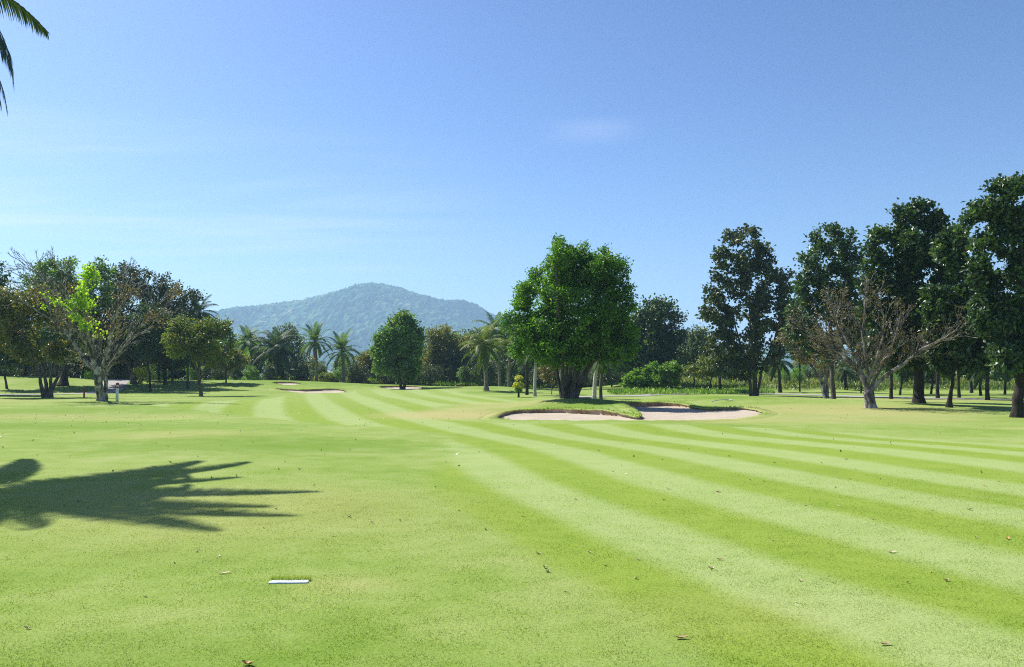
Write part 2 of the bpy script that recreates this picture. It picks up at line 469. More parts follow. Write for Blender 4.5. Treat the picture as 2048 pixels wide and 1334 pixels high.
def turf_mat(name):
    t = NT(name)
    col, sp2, fineN, mid, flat = turf_colour(t)
    n = t.n.new('ShaderNodeVectorMath'); n.operation = 'SCALE'
    t.l.new(col, n.inputs[0]); t.l.new(sp2, n.inputs['Scale'])
    c = n.outputs[0]
    clump = t.noise(11.0, 4, 0.7, flat)
    h = t.math('ADD', t.math('MULTIPLY', fineN, 0.5), clump)
    # grass is rough and lets light through: no sheen
    return t.done(t.bsdf(c, 1.0, 0.05, t.bump(h, 0.32, 0.03)))
def blade_mat(name):
    t = NT(name)
    col, sp2, fineN, mid, flat = turf_colour(t, True)
    f = t.attr('tint')
    k = t.mr(f, 0, 1, 1.05, 1.55, False)
    n = t.n.new('ShaderNodeVectorMath'); n.operation = 'SCALE'
    t.l.new(col, n.inputs[0]); t.l.new(k, n.inputs['Scale'])
    c = t.mix(t.mr(f, 0.93, 0.97, 0, 0.6), n.outputs[0], (0.42, 0.40, 0.18))
    p = t.bsdf(c, 0.75, 0.12)
    tr = t.n.new('ShaderNodeBsdfTranslucent'); t.l.new(t.mix(1.0, c, (1.2, 1.2, 0.7), 'MULTIPLY'), tr.inputs[0])
    mx = t.n.new('ShaderNodeMixShader'); mx.inputs[0].default_value = 0.62
    t.l.new(p, mx.inputs[1]); t.l.new(tr.outputs[0], mx.inputs[2])
    return t.done(mx.outputs[0])
def sand_mat():
    t = NT('sand')
    p = t.pos()
    n1 = t.noise(1.2, 5, 0.6, p); n2 = t.noise(30, 4, 0.7, p)
    rake = t.noise(2.5, 3, 0.5, t.map(p, (0.25, 5.0, 1), (0, 0, R(12))))
    c = t.mix(t.mr(n1, 0.3, 0.7), (0.36, 0.31, 0.245), (0.42, 0.365, 0.29))
    c = t.mix(t.mr(n2, 0.35, 0.7, 0, 0.35), c, (0.36, 0.31, 0.265))
    h = t.math('ADD', t.math('MULTIPLY', rake, 0.7), t.math('MULTIPLY', n2, 0.4))
    return t.done(t.bsdf(c, 0.95, 0.1, t.bump(h, 0.5, 0.06)))
def soil_mat():
    t = NT('soil')
    p = t.pos()
    n1 = t.noise(6, 5, 0.7, p); n2 = t.noise(1.1, 3, 0.6, p)
    c = t.mix(t.mr(n1, 0.35, 0.65), (0.22, 0.145, 0.085), (0.42, 0.31, 0.20))
    c = t.mix(t.mr(n2, 0.45, 0.6, 0, 0.7), c, (0.50, 0.40, 0.28))
    return t.done(t.bsdf(c, 0.95, 0.1, t.bump(n1, 0.9, 0.08)))
def asphalt_mat():
    t = NT('path_concrete')
    p = t.pos(); n1 = t.noise(0.8, 5, 0.6, p); n2 = t.noise(40, 3, 0.7, p)
    c = t.mix(t.mr(n1, 0.3, 0.7), (0.26, 0.25, 0.25), (0.36, 0.35, 0.34))
    c = t.mix(t.mr(n2, 0.3, 0.7, 0, .4), c, (0.22, 0.21, 0.21))
    return t.done(t.bsdf(c, 0.9, 0.2))

M_TURF = turf_mat('turf'); M_BLADE = blade_mat('grass_blade'); M_SAND = sand_mat(); M_SOIL = soil_mat(); M_PATH = asphalt_mat()
# foliage
K = lambda *a: a
G_VIVID = leaf_mat('leaf_vivid', [(0, (0.016, 0.048, 0.008)), (0.4, (0.038, 0.105, 0.012)), (0.75, (0.075, 0.170, 0.018)), (1, (0.16, 0.27, 0.03))], 0.30, gain=1.8)  # brightest stops also paint yellow-green highlights into the leaf tone
G_ROUND = leaf_mat('leaf_round', [(0, (0.024, 0.055, 0.014)), (0.5, (0.055, 0.115, 0.025)), (0.85, (0.105, 0.18, 0.042)), (1, (0.19, 0.26, 0.07))], 0.25, gain=2.0)
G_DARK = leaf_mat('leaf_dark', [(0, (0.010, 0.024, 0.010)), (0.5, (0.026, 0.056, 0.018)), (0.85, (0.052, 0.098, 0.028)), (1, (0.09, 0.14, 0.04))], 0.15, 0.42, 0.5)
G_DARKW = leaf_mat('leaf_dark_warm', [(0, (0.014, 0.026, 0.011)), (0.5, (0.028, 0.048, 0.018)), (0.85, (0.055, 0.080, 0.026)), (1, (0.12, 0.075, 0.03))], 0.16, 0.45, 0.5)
G_GREY = leaf_mat('leaf_grey', [(0, (0.030, 0.050, 0.026)), (0.5, (0.060, 0.090, 0.045)), (0.85, (0.100, 0.135, 0.070)), (1, (0.15, 0.18, 0.10))], 0.2)
G_OLIVE = leaf_mat('leaf_olive', [(0, (0.030, 0.052, 0.012)), (0.5, (0.065, 0.095, 0.020)), (0.85, (0.110, 0.135, 0.030)), (1, (0.20, 0.13, 0.04))], 0.25, gain=2.1)
G_BROWN = leaf_mat('leaf_brown', [(0, (0.030, 0.044, 0.012)), (0.5, (0.068, 0.084, 0.020)), (0.85, (0.12, 0.115, 0.028)), (1, (0.22, 0.13, 0.045))], 0.25, gain=2.2)
G_RUST = leaf_mat('leaf_rust', [(0, (0.045, 0.050, 0.016)), (0.5, (0.10, 0.088, 0.032)), (1, (0.19, 0.125, 0.058))], 0.2)
G_LIME = leaf_mat('leaf_lime', [(0, (0.10, 0.22, 0.012)), (0.5, (0.20, 0.36, 0.018)), (1, (0.34, 0.44, 0.04))], 0.4)
G_BUSH = leaf_mat('leaf_bush', [(0, (0.035, 0.085, 0.012)), (0.5, (0.075, 0.155, 0.022)), (1, (0.15, 0.24, 0.04))], 0.3)
G_YELL = leaf_mat('leaf_yellow', [(0, (0.12, 0.16, 0.015)), (0.5, (0.28, 0.30, 0.03)), (1, (0.45, 0.42, 0.06))], 0.3)
G_SCRUB = leaf_mat('leaf_scrub', [(0, (0.050, 0.095, 0.020)), (0.5, (0.11, 0.165, 0.038)), (0.85, (0.18, 0.21, 0.07)), (1, (0.30, 0.27, 0.14))], 0.3, gain=1.3)
G_PALM = leaf_mat('palm_leaf', gain=1.8, stops=[(0, (0.028, 0.060, 0.018)), (0.5, (0.055, 0.105, 0.028)), (1, (0.10, 0.15, 0.045))], transl=0.25, rough=0.55, spec=0.3)
G_PALMY = leaf_mat('palm_leaf_yellow', [(0, (0.05, 0.10, 0.022)), (0.5, (0.105, 0.165, 0.035)), (1, (0.21, 0.23, 0.06))], 0.3, 0.55, 0.3, gain=1.1)
G_PALMD = leaf_mat('palm_leaf_dark', [(0, (0.012, 0.028, 0.012)), (0.5, (0.024, 0.048, 0.018)), (1, (0.042, 0.075, 0.026))], 0.15, 0.6, 0.25)
G_PLUME = leaf_mat('plume', [(0, (0.40, 0.38, 0.34)), (1, (0.62, 0.60, 0.56))], 0.3)
G_DEADP = leaf_mat('palm_leaf_dead', [(0, (0.10, 0.055, 0.02)), (1, (0.24, 0.14, 0.06))], 0.15)
B_DARK = bark_mat('bark_dark', (0.014, 0.012, 0.010), (0.050, 0.042, 0.035), 0.4)
B_PALE = bark_mat('bark_pale', (0.045, 0.04, 0.035), (0.55, 0.53, 0.49), 0.05, 4.0)
B_GREY = bark_mat('bark_grey', (0.022, 0.019, 0.016), (0.13, 0.115, 0.098), 0.4)
B_BROWN = bark_mat('bark_brown', (0.055, 0.028, 0.018), (0.20, 0.11, 0.07), 0.5)
B_BARE = bark_mat('bark_bare', (0.06, 0.05, 0.043), (0.46, 0.43, 0.40), 0.12, 3.0)
B_PALM = bark_mat('palm_bark', (0.05, 0.042, 0.034), (0.24, 0.21, 0.175), 0.5, 2.0, True)
B_PALMP = bark_mat('palm_bark_pale', (0.14, 0.12, 0.10), (0.46, 0.43, 0.38), 0.7, 2.0, True)
#__STRUCTURE__
# ------------------------------------------------------------------ ground
def axis(a, b, segs):
    """coordinates from a to b; segs: list of (until, spacing)"""
    out = [a]
    for until, sp in segs:
        n = max(1, int(round((until - out[-1]) / sp)))
        out += list(np.linspace(out[-1], until, n + 1)[1:])
    return np.array(out)
gx = axis(-4500, 4500, [(-600, 600), (-120, 60), (-45, 3), (-30, 1.0), (-3, 0.5), (14.5, 0.25), (40, 0.6), (120, 3), (600, 60), (4500, 600)])
gy = axis(-60, 6000, [(-5, 5), (0, 1), (28, 0.25), (60, 0.25), (118, 0.45), (160, 3), (700, 60), (6000, 530)])
GX, GY = np.meshgrid(gx, gy)
GZ = ground_z(GX.ravel(), GY.ravel())
nx, ny = len(gx), len(gy)
idx = np.arange(nx * ny).reshape(ny, nx)
F = np.stack([idx[:-1, :-1], idx[:-1, 1:], idx[1:, 1:], idx[1:, :-1]], -1).reshape(-1, 4)
g = link('ground', mesh_np('ground', np.stack([GX.ravel(), GY.ravel(), GZ], 1), F), None, M_TURF)
tag(g, 'mown golf course turf in pale and dark stripes', None, None, 'structure')

# ------------------------------------------------------------------ bunkers (sand sheet, soil lip, turf rim)
def build_bunker(key, label):
    b = BUNKERS[key]; C = b['C']; n = len(C)
    P2 = C[:, :2]
    st = 0.4 if key == 'main' else 0.7
    xs = np.arange(P2[:, 0].min(), P2[:, 0].max(), st); ys = np.arange(P2[:, 1].min(), P2[:, 1].max(), st)
    XX, YY = np.meshgrid(xs, ys); XX = XX.ravel() + RNG.uniform(-.1, .1, XX.size); YY = YY.ravel() + RNG.uniform(-.1, .1, YY.size)
    s = poly_sdf(C, XX, YY)
    k = s < -0.22
    pts = [Vector(p) for p in P2] + [Vector((x, y)) for x, y in zip(XX[k], YY[k])]
    edges = [(i, (i + 1) % n) for i in range(n)]
    vo, eo, fo, *_ = delaunay_2d_cdt(pts, edges, [], 1, 1e-6)
    V = np.array([(v.x, v.y) for v in vo])
    drop = front_drop(b, V[:, 0], V[:, 1])
    sd = np.abs(poly_sdf(C, V[:, 0], V[:, 1]))
    rip = np.array([mnoise.noise(Vector((x * 0.5, y * 0.5, 0))) * 0.05 + mnoise.noise(Vector((x * 2.2, y * 2.2, 4))) * 0.015 for x, y in V])
    Z = sand_base(V[:, 0], V[:, 1]) - drop + rip * sstep(0, 0.8, sd) + 0.62 * np.maximum(drop - 0.05, 0) * np.exp(-sd / 0.5)
    me = bpy.data.meshes.new('sand_bunker')
    me.from_pydata([(x, y, z) for (x, y), z in zip(V, Z)], [], [list(f) for f in fo])
    for p in me.polygons: p.use_smooth = True
    o = tag(link('sand_bunker', me, None, M_SAND), label, None, None, 'structure')
    # rim and lip
    nxt = np.roll(P2, -1, 0) - np.roll(P2, 1, 0); T = nxt / (np.linalg.norm(nxt, axis=1, keepdims=True) + 1e-9)
    area = 0.5 * np.sum(P2[:, 0] * np.roll(P2[:, 1], -1) - np.roll(P2[:, 0], -1) * P2[:, 1])
    N = np.stack([T[:, 1], -T[:, 0]], 1) * (1 if area > 0 else -1)     # outward
    for _ in range(4): N = (np.roll(N, 1, 0) + N * 2 + np.roll(N, -1, 0)); N /= np.linalg.norm(N, axis=1, keepdims=True)
    lip = C[:, 2]
    jz = np.array([mnoise.noise(Vector((i * 0.7, 0.5, 2))) for i in range(n)]) * 0.04
    w = 0.85 if key == 'main' else 0.95
    wv = np.full(n, w)
    for _ in range(8):
        Q = P2 + N * wv[:, None]; sd_ = poly_sdf(C, Q[:, 0], Q[:, 1]); wv = np.where(sd_ < 0.85 * wv, wv * 0.8, wv)
    for _ in range(3): wv = np.minimum(wv, (np.roll(wv, 1) + np.roll(wv, -1) + wv) / 3)
    rows = []
    for off, dz in ((w, -0.05), (w * 0.66, 0.012), (w * 0.3, 0.03), (0.02, 0.04)):
        Q = P2 + N * (off / w * wv)[:, None]
        rows.append(np.column_stack([Q, natural(Q[:, 0], Q[:, 1]) + dz + (jz + 0.03 * lip if off < 0.3 else 0)]))
    Q = P2 - N * 0.03
    zt = rows[-1][:, 2]
    rows.append(np.column_stack([Q, zt - 0.05]))
    V = np.concatenate(rows); m = len(rows)
    F = []
    for r_ in range(m - 1):
        a = np.arange(n) + r_ * n; a2 = np.roll(np.arange(n), -1) + r_ * n
        F.append(np.stack([a, a2, a2 + n, a + n], 1))
    rim = link('turf_rim', mesh_np('turf_rim', V, np.concatenate(F)), o, M_TURF)
    # soil wall
    dropC = front_drop(b, P2[:, 0], P2[:, 1])
    zb = sand_base(P2[:, 0], P2[:, 1]) - dropC - 0.08
    rows = []
    k1 = np.array([mnoise.noise(Vector((i * 0.9, 7.5, 2))) for i in range(n)])
    for tt, off in ((0.0, -0.02), (0.3, 0.05), (0.6, 0.03), (1.0, -0.12)):
        Q = P2 - N * (off * -1 if False else -off)[...] if False else P2 + N * (off + 0.04 * k1 * (0 < tt < 1))[:, None]
        rows.append(np.column_stack([Q, (zt - 0.04) * (1 - tt) + zb * tt]))
    V = np.concatenate(rows); F = []
    for r_ in range(len(rows) - 1):
        a = np.arange(n) + r_ * n; a2 = np.roll(np.arange(n), -1) + r_ * n
        F.append(np.stack([a, a2, a2 + n, a + n], 1))
    link('soil_lip', mesh_np('soil_lip', V, np.concatenate(F)), o, M_SOIL)
    # hanging grass along the lip
    A = Acc()
    nb = int(n * (9 if key == 'main' else 5))
    ii = RNG.integers(0, n, nb); ok = lip[ii] > 0.05; ii = ii[ok]
    sc_ = 1.0 if key == 'main' else 1.3
    base = P2[ii] + N[ii] * RNG.uniform(-0.02, 0.35, len(ii))[:, None] + T[ii] * RNG.uniform(-.15, .15, len(ii))[:, None]
    bz = natural(base[:, 0], base[:, 1]) + 0.05
    L = RNG.uniform(0.05, 0.13, len(ii)) * sc_
    dirv = np.column_stack([-N[ii] * RNG.uniform(0.1, 0.9, len(ii))[:, None], RNG.uniform(0.1, 0.9, len(ii))]); dirv /= np.linalg.norm(dirv, axis=1, keepdims=True)
    b3 = np.column_stack([base, bz]); side = np.column_stack([T[ii], np.zeros(len(ii))]) * (0.022 * sc_)
    V = np.stack([b3 - side, b3 + side, b3 + dirv * L[:, None]], 1).reshape(-1, 3)
    F = np.arange(len(V)).reshape(-1, 3)
    gr = link('lip_grass', mesh_np('lip_grass', V, F, False, {'tint': np.repeat(RNG.uniform(0, 1, len(ii)), 3)}), o, M_BLADE)
    gr['kind'] = 'stuff'
build_bunker('main', 'large two lobed sand bunker in front of the big green tree')
build_bunker('front', 'long narrow sand bunker in front of the far green')
build_bunker('back', 'small sand bunker set into the mound of the far green')
build_bunker('tree', 'sand bunker behind the round tree by the far green')

def strip(name, pix, width, mat, label, dz=0.012, closed=False, pts=None):
    P = pts if pts is not None else [hit(px, py) for px, py in pix]
    C = resample(catmull(P, 10, False), 0.5, False)
    T = np.gradient(C, axis=0); T /= np.linalg.norm(T, axis=1, keepdims=True) + 1e-9
    N = np.stack([-T[:, 1], T[:, 0]], 1)
    rows = []
    offs = (-0.5, -0.25, 0, 0.25, 0.5)
    for o_ in offs:
        Q = C + N * width * o_
        rows.append(np.column_stack([Q, ground_z(Q[:, 0], Q[:, 1]) + dz]))
    V = np.concatenate(rows); n = len(C); F = []
    for r_ in range(len(offs) - 1):
        a = np.arange(n - 1) + r_ * n
        F.append(np.stack([a, a + n, a + n + 1, a + 1], 1))
    return tag(link(name, mesh_np(name, V, np.concatenate(F)), None, mat), label, None, None, 'structure')
strip('cart_path', None, 2.6, M_PATH, 'grey cart path curving between the trees', 0.03,
      pts=[(-60, 76), (-52, 75), (-46.5, 75), (-42.5, 77.5), (-41.5, 82), (-46.5, 95), (-49, 104), (-49, 120)])
strip('cart_path', None, 2.4, M_PATH, 'pale cart path running behind the trees on the far side', 0.03,
      pts=[(4, 66), (12, 74), (20, 82), (27, 77), (33, 62), (40, 55), (60, 50), (90, 48)])
t_ = NT('line_paint'); M_LINE = t_.done(t_.bsdf((0.62, 0.62, 0.30), 0.9, 0.1))
strip('marker_line', [(236, 797.5), (330, 799), (450, 801.5), (600, 805), (720, 808), (830, 809.5), (920, 809), (985, 805)], 0.055, M_LINE, 'thin pale line across the fairway', 0.02)

# ------------------------------------------------------------------ near grass blades
def near_grass():
    nb = 480000
    u = RNG.uniform(0, 1, nb)
    D = 3.6 * (15.0 / 3.6) ** u
    X = RNG.uniform(-0.74, 0.74, nb) * (D + 0.6)
    D = D + RNG.normal(0, 0.05, nb) * D * 0.2
    keep = D < 15.5 - RNG.uniform(0, 5, nb)
    X, D = X[keep], D[keep]; nb = len(X)
    # short, clumped
    cl = np.sin(X * 7.1 + 2 * np.sin(D * 5.3)) * np.sin(D * 8.7 + 2 * np.sin(X * 4.1))
    h = (0.0066 + 0.003 * cl + RNG.uniform(-0.002, 0.004, nb)) * (1 + D * 0.02)
    h = np.clip(h, 0.003, 0.03)
    z = natural(X, D) - 0.002
    a = RNG.uniform(0, 2 * math.pi, nb); w = 0.0012 * (1 + D * 0.16) * RNG.uniform(0.7, 1.4, nb)
    lean = RNG.uniform(0.5, 1.8, nb) * h; la = RNG.uniform(0, 2 * math.pi, nb)
    b = np.column_stack([X, D, z]); s = np.column_stack([np.cos(a) * w, np.sin(a) * w, np.zeros(nb)])
    tip = b + np.column_stack([np.cos(la) * lean, np.sin(la) * lean, h])
    V = np.stack([b - s, b + s, tip], 1).reshape(-1, 3)
    o = link('grass', mesh_np('grass', V, np.arange(nb * 3).reshape(-1, 3), False, {'tint': np.repeat(RNG.uniform(0, 1, nb), 3)}), None, M_BLADE)
    tag(o, 'short mown grass blades of the near turf', 'grass', None, 'stuff')
near_grass()

# ------------------------------------------------------------------ hills
def hill():
    D0 = 3000.0
    sil = [(-900, 705), (-300, 690), (100, 676), (300, 650), (380, 634), (430, 625), (470, 618), (520, 614), (560, 608), (600, 603), (640, 594), (680, 583), (710, 572), (740, 568), (770, 573), (800, 578), (825, 588),
           (850, 594), (875, 602), (900, 604), (925, 603), (950, 611), (975, 626), (1000, 640), (1060, 664), (1200, 688), (1330, 700), (1420, 700), (1520, 698), (1700, 702), (2200, 712), (3000, 720)]
    sx = np.array([at(p, HOR, D0)[0] for p, _ in sil]); sz = np.array([at(p, q, D0)[2] for p, q in sil]) - 12
    xs = np.arange(-3100, 2100, 7.4); ys = np.arange(2250, 3250, 7.6)
    X, Y = np.meshgrid(xs, ys)
    H = np.interp(X, sx, sz)
    prof = np.exp(-((Y - D0) / 420.0) ** 2)
    prof = prof * (1 + 0.10 * np.sin(X / 140 + Y / 120) * sstep(2960, 2760, Y))
    Z = (H * Y / D0) * prof + 2
    # valleys running down the flank
    Z -= 3 * np.abs(np.sin(X / 92 + 0.6 * np.sin(Y / 110))) * sstep(3000, 2800, Y) * sstep(0, 30, Z)
    # tree crowns: jittered cells
    cs = 16.0
    ci, cj = np.floor(X / cs).astype(int), np.floor(Y / cs).astype(int)
    best = np.full(X.shape, 9.0); tint = np.zeros(X.shape)
    def h(i, j, k): 
        v = np.sin(i * 127.1 + j * 311.7 + k * 74.7) * 43758.5453
        return v - np.floor(v)
    for a in (-1, 0, 1):
        for b in (-1, 0, 1):
            i, j = ci + a, cj + b
            px, py = (i + h(i, j, 1)) * cs, (j + h(i, j, 2)) * cs
            r = cs * (0.55 + 0.5 * h(i, j, 3))
            d = ((X - px) ** 2 + (Y - py) ** 2) / r ** 2 - h(i, j, 4) * 0.25
            m = d < best
            best = np.where(m, d, best); tint = np.where(m, h(i, j, 5), tint)
    Z += (11 + 9 * tint) * np.sqrt(np.clip(1 - best * 0.8, 0, 1.3)) + 2.5 * RNG.uniform(-1, 1, X.shape)
    n_ = np.array([mnoise.noise(Vector((x / 320, y / 240, 0))) for x, y in zip(X[::4, ::4].ravel(), Y[::4, ::4].ravel())]).reshape(X[::4, ::4].shape)
    big = np.repeat(np.repeat(n_, 4, 0), 4, 1)[:X.shape[0], :X.shape[1]]
    Z = np.where(prof * H < 1, Z - 4, Z)
    idx = np.arange(X.size).reshape(X.shape)
    F = np.stack([idx[:-1, :-1], idx[:-1, 1:], idx[1:, 1:], idx[1:, :-1]], -1).reshape(-1, 4)
    m = leaf_mat('hill_forest', [(0, (0.004, 0.016, 0.010)), (0.5, (0.022, 0.058, 0.030)), (0.9, (0.07, 0.13, 0.055)), (1, (0.13, 0.14, 0.08))], 0.0, 0.9, 0.0)
    o = link('hill', mesh_np('hill', np.stack([X.ravel(), Y.ravel(), Z.ravel()], 1), F, False, {'tint': np.clip(tint.ravel() * 0.8 + 0.1 + 0.5 * big.ravel(), 0, 1)}), None, m)
    tag(o, 'forested blue green hill far beyond the course', None, None, 'structure')
hill()

# ------------------------------------------------------------------ haze
def haze():
    x0, x1, y0, y1, z0, z1 = -4600, 4600, -90, 6100, -6, 400
    V = [(x, y, z) for x in (x0, x1) for y in (y0, y1) for z in (z0, z1)]
    F = [(0, 1, 3, 2), (4, 6, 7, 5), (0, 4, 5, 1), (2, 3, 7, 6), (0, 2, 6, 4), (1, 5, 7, 3)]
    me = bpy.data.meshes.new('haze'); me.from_pydata(V, [], F)
    m = bpy.data.materials.new('haze'); m.use_nodes = True
    n = m.node_tree.nodes; n.clear()
    out = n.new('ShaderNodeOutputMaterial'); v = n.new('ShaderNodeVolumePrincipled')
    v.inputs['Color'].default_value = (0.45, 0.68, 1.0, 1)
    v.inputs['Density'].default_value = HAZE
    v.inputs['Anisotropy'].default_value = 0.1
    m.node_tree.links.new(v.outputs[0], out.inputs['Volume'])
    m.cycles.homogeneous_volume = True
    tag(link('haze', me, None, m), 'thin blue haze lying over the distance', None, None, 'stuff')
HAZE = 0.00025
haze()
#__OBJECTS__
# ------------------------------------------------------------------ tree growth
def grow(init, parents, att, step, kill, iters=160, rng=None, up=0.0, jit=0.18, infl=None, maxch=3, inertia=0.6):
    """space colonisation; returns nodes, parents"""
    cap = 9000
    N = np.zeros((cap, 3)); Pn = np.full(cap, -1, int); ch = np.zeros(cap, int)
    n = len(init); N[:n] = init; Pn[:n] = parents
    for p in parents:
        if p >= 0: ch[p] += 1
    att = att.copy()
    D = np.full(len(att), 1e9); I = np.zeros(len(att), int)
    def upd(a, b):
        nonlocal D, I
        d = np.linalg.norm(att[:, None, :] - N[None, a:b, :], axis=2)
        j = d.argmin(1); dm = d[np.arange(len(att)), j]
        m = dm < D; D = np.where(m, dm, D); I = np.where(m, j + a, I)
    upd(0, n)
    for it in range(iters):
        if len(att) == 0 or n > cap - 1200: break
        act = np.ones(len(att), bool) if infl is None else D < infl
        if not act.any(): act = D < D.min() * 1.2
        ids, invx = np.unique(I[act], return_inverse=True)
        v = att[act] - N[I[act]]; v /= np.linalg.norm(v, axis=1, keepdims=True) + 1e-9
        S = np.zeros((len(ids), 3)); np.add.at(S, invx, v)
        pd = N[ids] - N[np.maximum(Pn[ids], 0)]; pd /= np.linalg.norm(pd, axis=1, keepdims=True) + 1e-9
        S /= np.linalg.norm(S, axis=1, keepdims=True) + 1e-9; S += pd * inertia * (ch[ids] == 0)[:, None]
        S += rng.normal(0, jit, S.shape) * np.linalg.norm(S, axis=1, keepdims=True); S[:, 2] += up * np.linalg.norm(S, axis=1)
        S /= np.linalg.norm(S, axis=1, keepdims=True) + 1e-9
        ok = ch[ids] < maxch; stuck = set(ids[~ok].tolist())
        ids, S = ids[ok], S[ok]
        if len(ids):
            k = len(ids); N[n:n + k] = N[ids] + S * step; Pn[n:n + k] = ids; np.add.at(ch, ids, 1)
            upd(n, n + k); n += k
        keep = D > kill
        if stuck: keep &= ~np.isin(I, list(stuck))
        att, D, I = att[keep], D[keep], I[keep]
        if not len(ids) and not stuck: break
    return N[:n], Pn[:n]

def radii(P, r0, base_r, thin=0.4):
    n = len(P)
    ch = [[] for _ in range(n)]
    for i in range(1, n):
        if P[i] >= 0: ch[P[i]].append(i)
    order = list(range(n))      # parents precede children
    def run(p):
        r = np.full(n, 0.0)
        for i in reversed(order):
            r[i] = r0 * thin if not ch[i] else sum(r[c] ** p for c in ch[i]) ** (1 / p)
        return r
    lo, hi = 1.5, 4.5
    for _ in range(14):
        m = (lo + hi) / 2; r = run(m)
        if r[0] > base_r: lo = m
        else: hi = m
    return np.maximum(run((lo + hi) / 2), r0), ch

def wood_mesh(name, N, r, ch, kmax=9, rmin=0.0, flare=0.35, flare_h=0.5):
    A = Acc()
    r = r.copy()
    z0 = N[0][2]
    fl = 1 + flare * np.clip(1 - (N[:, 2] - z0) / flare_h, 0, 1) ** 2
    r = r * fl
    starts = [(0, None)]
    while starts:
        s, par = starts.pop()
        pts, rr = ([], []) if par is None else ([N[par]], [min(r[par], r[s] * 1.25)])
        c = s
        while True:
            pts.append(N[c]); rr.append(r[c])
            if not ch[c]: break
            cs = sorted(ch[c], key=lambda q: -r[q])
            for q in cs[1:]:
                if r[q] >= rmin: starts.append((q, c))
            c = cs[0]
            if r[c] < rmin: break
        if len(pts) < 2: continue
        rr[-1] *= 0.5
        k = kmax if rr[0] > 0.08 else (5 if rr[0] > 0.03 else 3)
        V, F = tube(pts, rr, k)
        A.add(V, F, 0.5)
    return A.mesh(name)

def leaf_mesh(name, pts, out, n, L, W, spread, rng, droop=0.0, clump=0.35, up=0.4, tipw=0.5):
    """n leaves scattered round pts (with outward directions out); folded kite leaves"""
    m = len(pts)
    ctint = rng.uniform(0, 1, m)
    i = rng.integers(0, m, n)
    p = pts[i] + rng.normal(0, spread, (n, 3)) * np.array([1, 1, 0.8])
    d = out[i] * 0.6 + rng.normal(0, 0.75, (n, 3)); d[:, 2] -= droop
    d /= np.linalg.norm(d, axis=1, keepdims=True) + 1e-9
    nn = rng.normal(0, 0.55, (n, 3)) + out[i] * 0.35; nn[:, 2] += up
    s = np.cross(d, nn); s /= np.linalg.norm(s, axis=1, keepdims=True) + 1e-9
    nn = np.cross(s, d)
    l = L * rng.uniform(0.6, 1.25, n)[:, None]; w = W * rng.uniform(0.7, 1.2, n)[:, None]
    v0 = p; v1 = p + d * l * tipw + s * w + nn * w * 0.35; v2 = p + d * l - np.array([0, 0, 1]) * l * 0.12; v3 = p + d * l * tipw - s * w + nn * w * 0.35
    V = np.stack([v0, v1, v2, v3], 1).reshape(-1, 3)
    a = np.arange(n)[:, None] * 4
    F = np.concatenate([a + [0, 1, 2], a + [0, 2, 3]]).reshape(-1, 3)
    t = np.clip(ctint[i] * clump + rng.uniform(0, 1, n) * (1 - clump), 0, 1)
    t = np.where(rng.uniform(0, 1, n) < 0.03, 1.0, t * 0.93)
    return mesh_np(name, V, F, False, {'tint': np.repeat(t, 4)})

def sample_blobs(B, n, rng, gap=0.0, gfreq=0.5, shell=0.35, depth=1.0):
    """B: list of (x, y, z, rx, ry, rz); uniform points of the union, thinned by noise"""
    B = np.array(B, float); vol = (B[:, 3] * B[:, 4] * B[:, 5]) ** 0.75; pr = vol / vol.sum()
    out = []
    tries = 0; off = rng.uniform(0, 50)
    while len(out) < n and tries < 60:
        tries += 1
        k = rng.choice(len(B), n, p=pr)
        u = rng.normal(0, 1, (n, 3)); u /= np.linalg.norm(u, axis=1, keepdims=True)
        rr = rng.uniform(shell ** 3, 1, n) ** (1 / 3)
        p = B[k, :3] + u * rr[:, None] * B[k, 3:6]
        if gap > 0:
            for q in p:
                if mnoise.noise(Vector((q[0] * gfreq + off, q[1] * gfreq, q[2] * gfreq))) > -0.5 + gap: out.append(q)
        else: out.extend(p)
    return np.array(out[:n])

def branch_out(init, par, skel_par, rng, step, L1, every, up, lv=3, start=0.3, spread_=0.75):
    """straight forking twigs growing off the limb skeleton"""
    N = [np.array(q) for q in init]; P = list(par); n0 = len(init)
    dist = np.zeros(n0)
    for q in range(1, n0): dist[q] = dist[P[q]] + np.linalg.norm(init[q] - init[P[q]])
    kids = set(par.tolist()); tips = [q for q in range(1, n0) if q not in kids]
    jobs = []
    dm = dist.max()
    for q in range(2, n0):
        d = init[q] - init[P[q]]; d = d / (np.linalg.norm(d) + 1e-9)
        if q in tips:
            for k in range(4): jobs.append((q, d, L1 * rng.uniform(0.9, 1.3), 1, 0.45))
        elif dist[q] > start * dm and rng.uniform() < step / every:
            jobs.append((q, d, L1 * rng.uniform(0.7, 1.25), 1, spread_))
    while jobs and len(N) < 14000:
        q, d, L, l, sp = jobs.pop(0)
        r_ = rng.normal(0, 1, 3); r_ -= d * r_.dot(d); r_ /= np.linalg.norm(r_) + 1e-9
        v = d + r_ * sp * rng.uniform(0.6, 1.2); v[2] += up; v /= np.linalg.norm(v)
        n = max(2, int(L / step)); prev = q; pos = N[q]
        for k in range(n):
            v = v + rng.normal(0, 0.10, 3); v[2] += up * 0.10; v /= np.linalg.norm(v)
            pos = pos + v * L / n; N.append(pos); P.append(prev); prev = len(N) - 1
            if l < lv and k >= 1 and rng.uniform() < (0.62 if l == 1 else 0.55):
                jobs.append((prev, v, L * rng.uniform(0.4, 0.62), l + 1, 0.7))
        if l < lv: jobs.append((prev, v, L * 0.45, l + 1, 0.4)); jobs.append((prev, v, L * 0.4, l + 1, 0.6))
    return np.array(N), np.array(P)

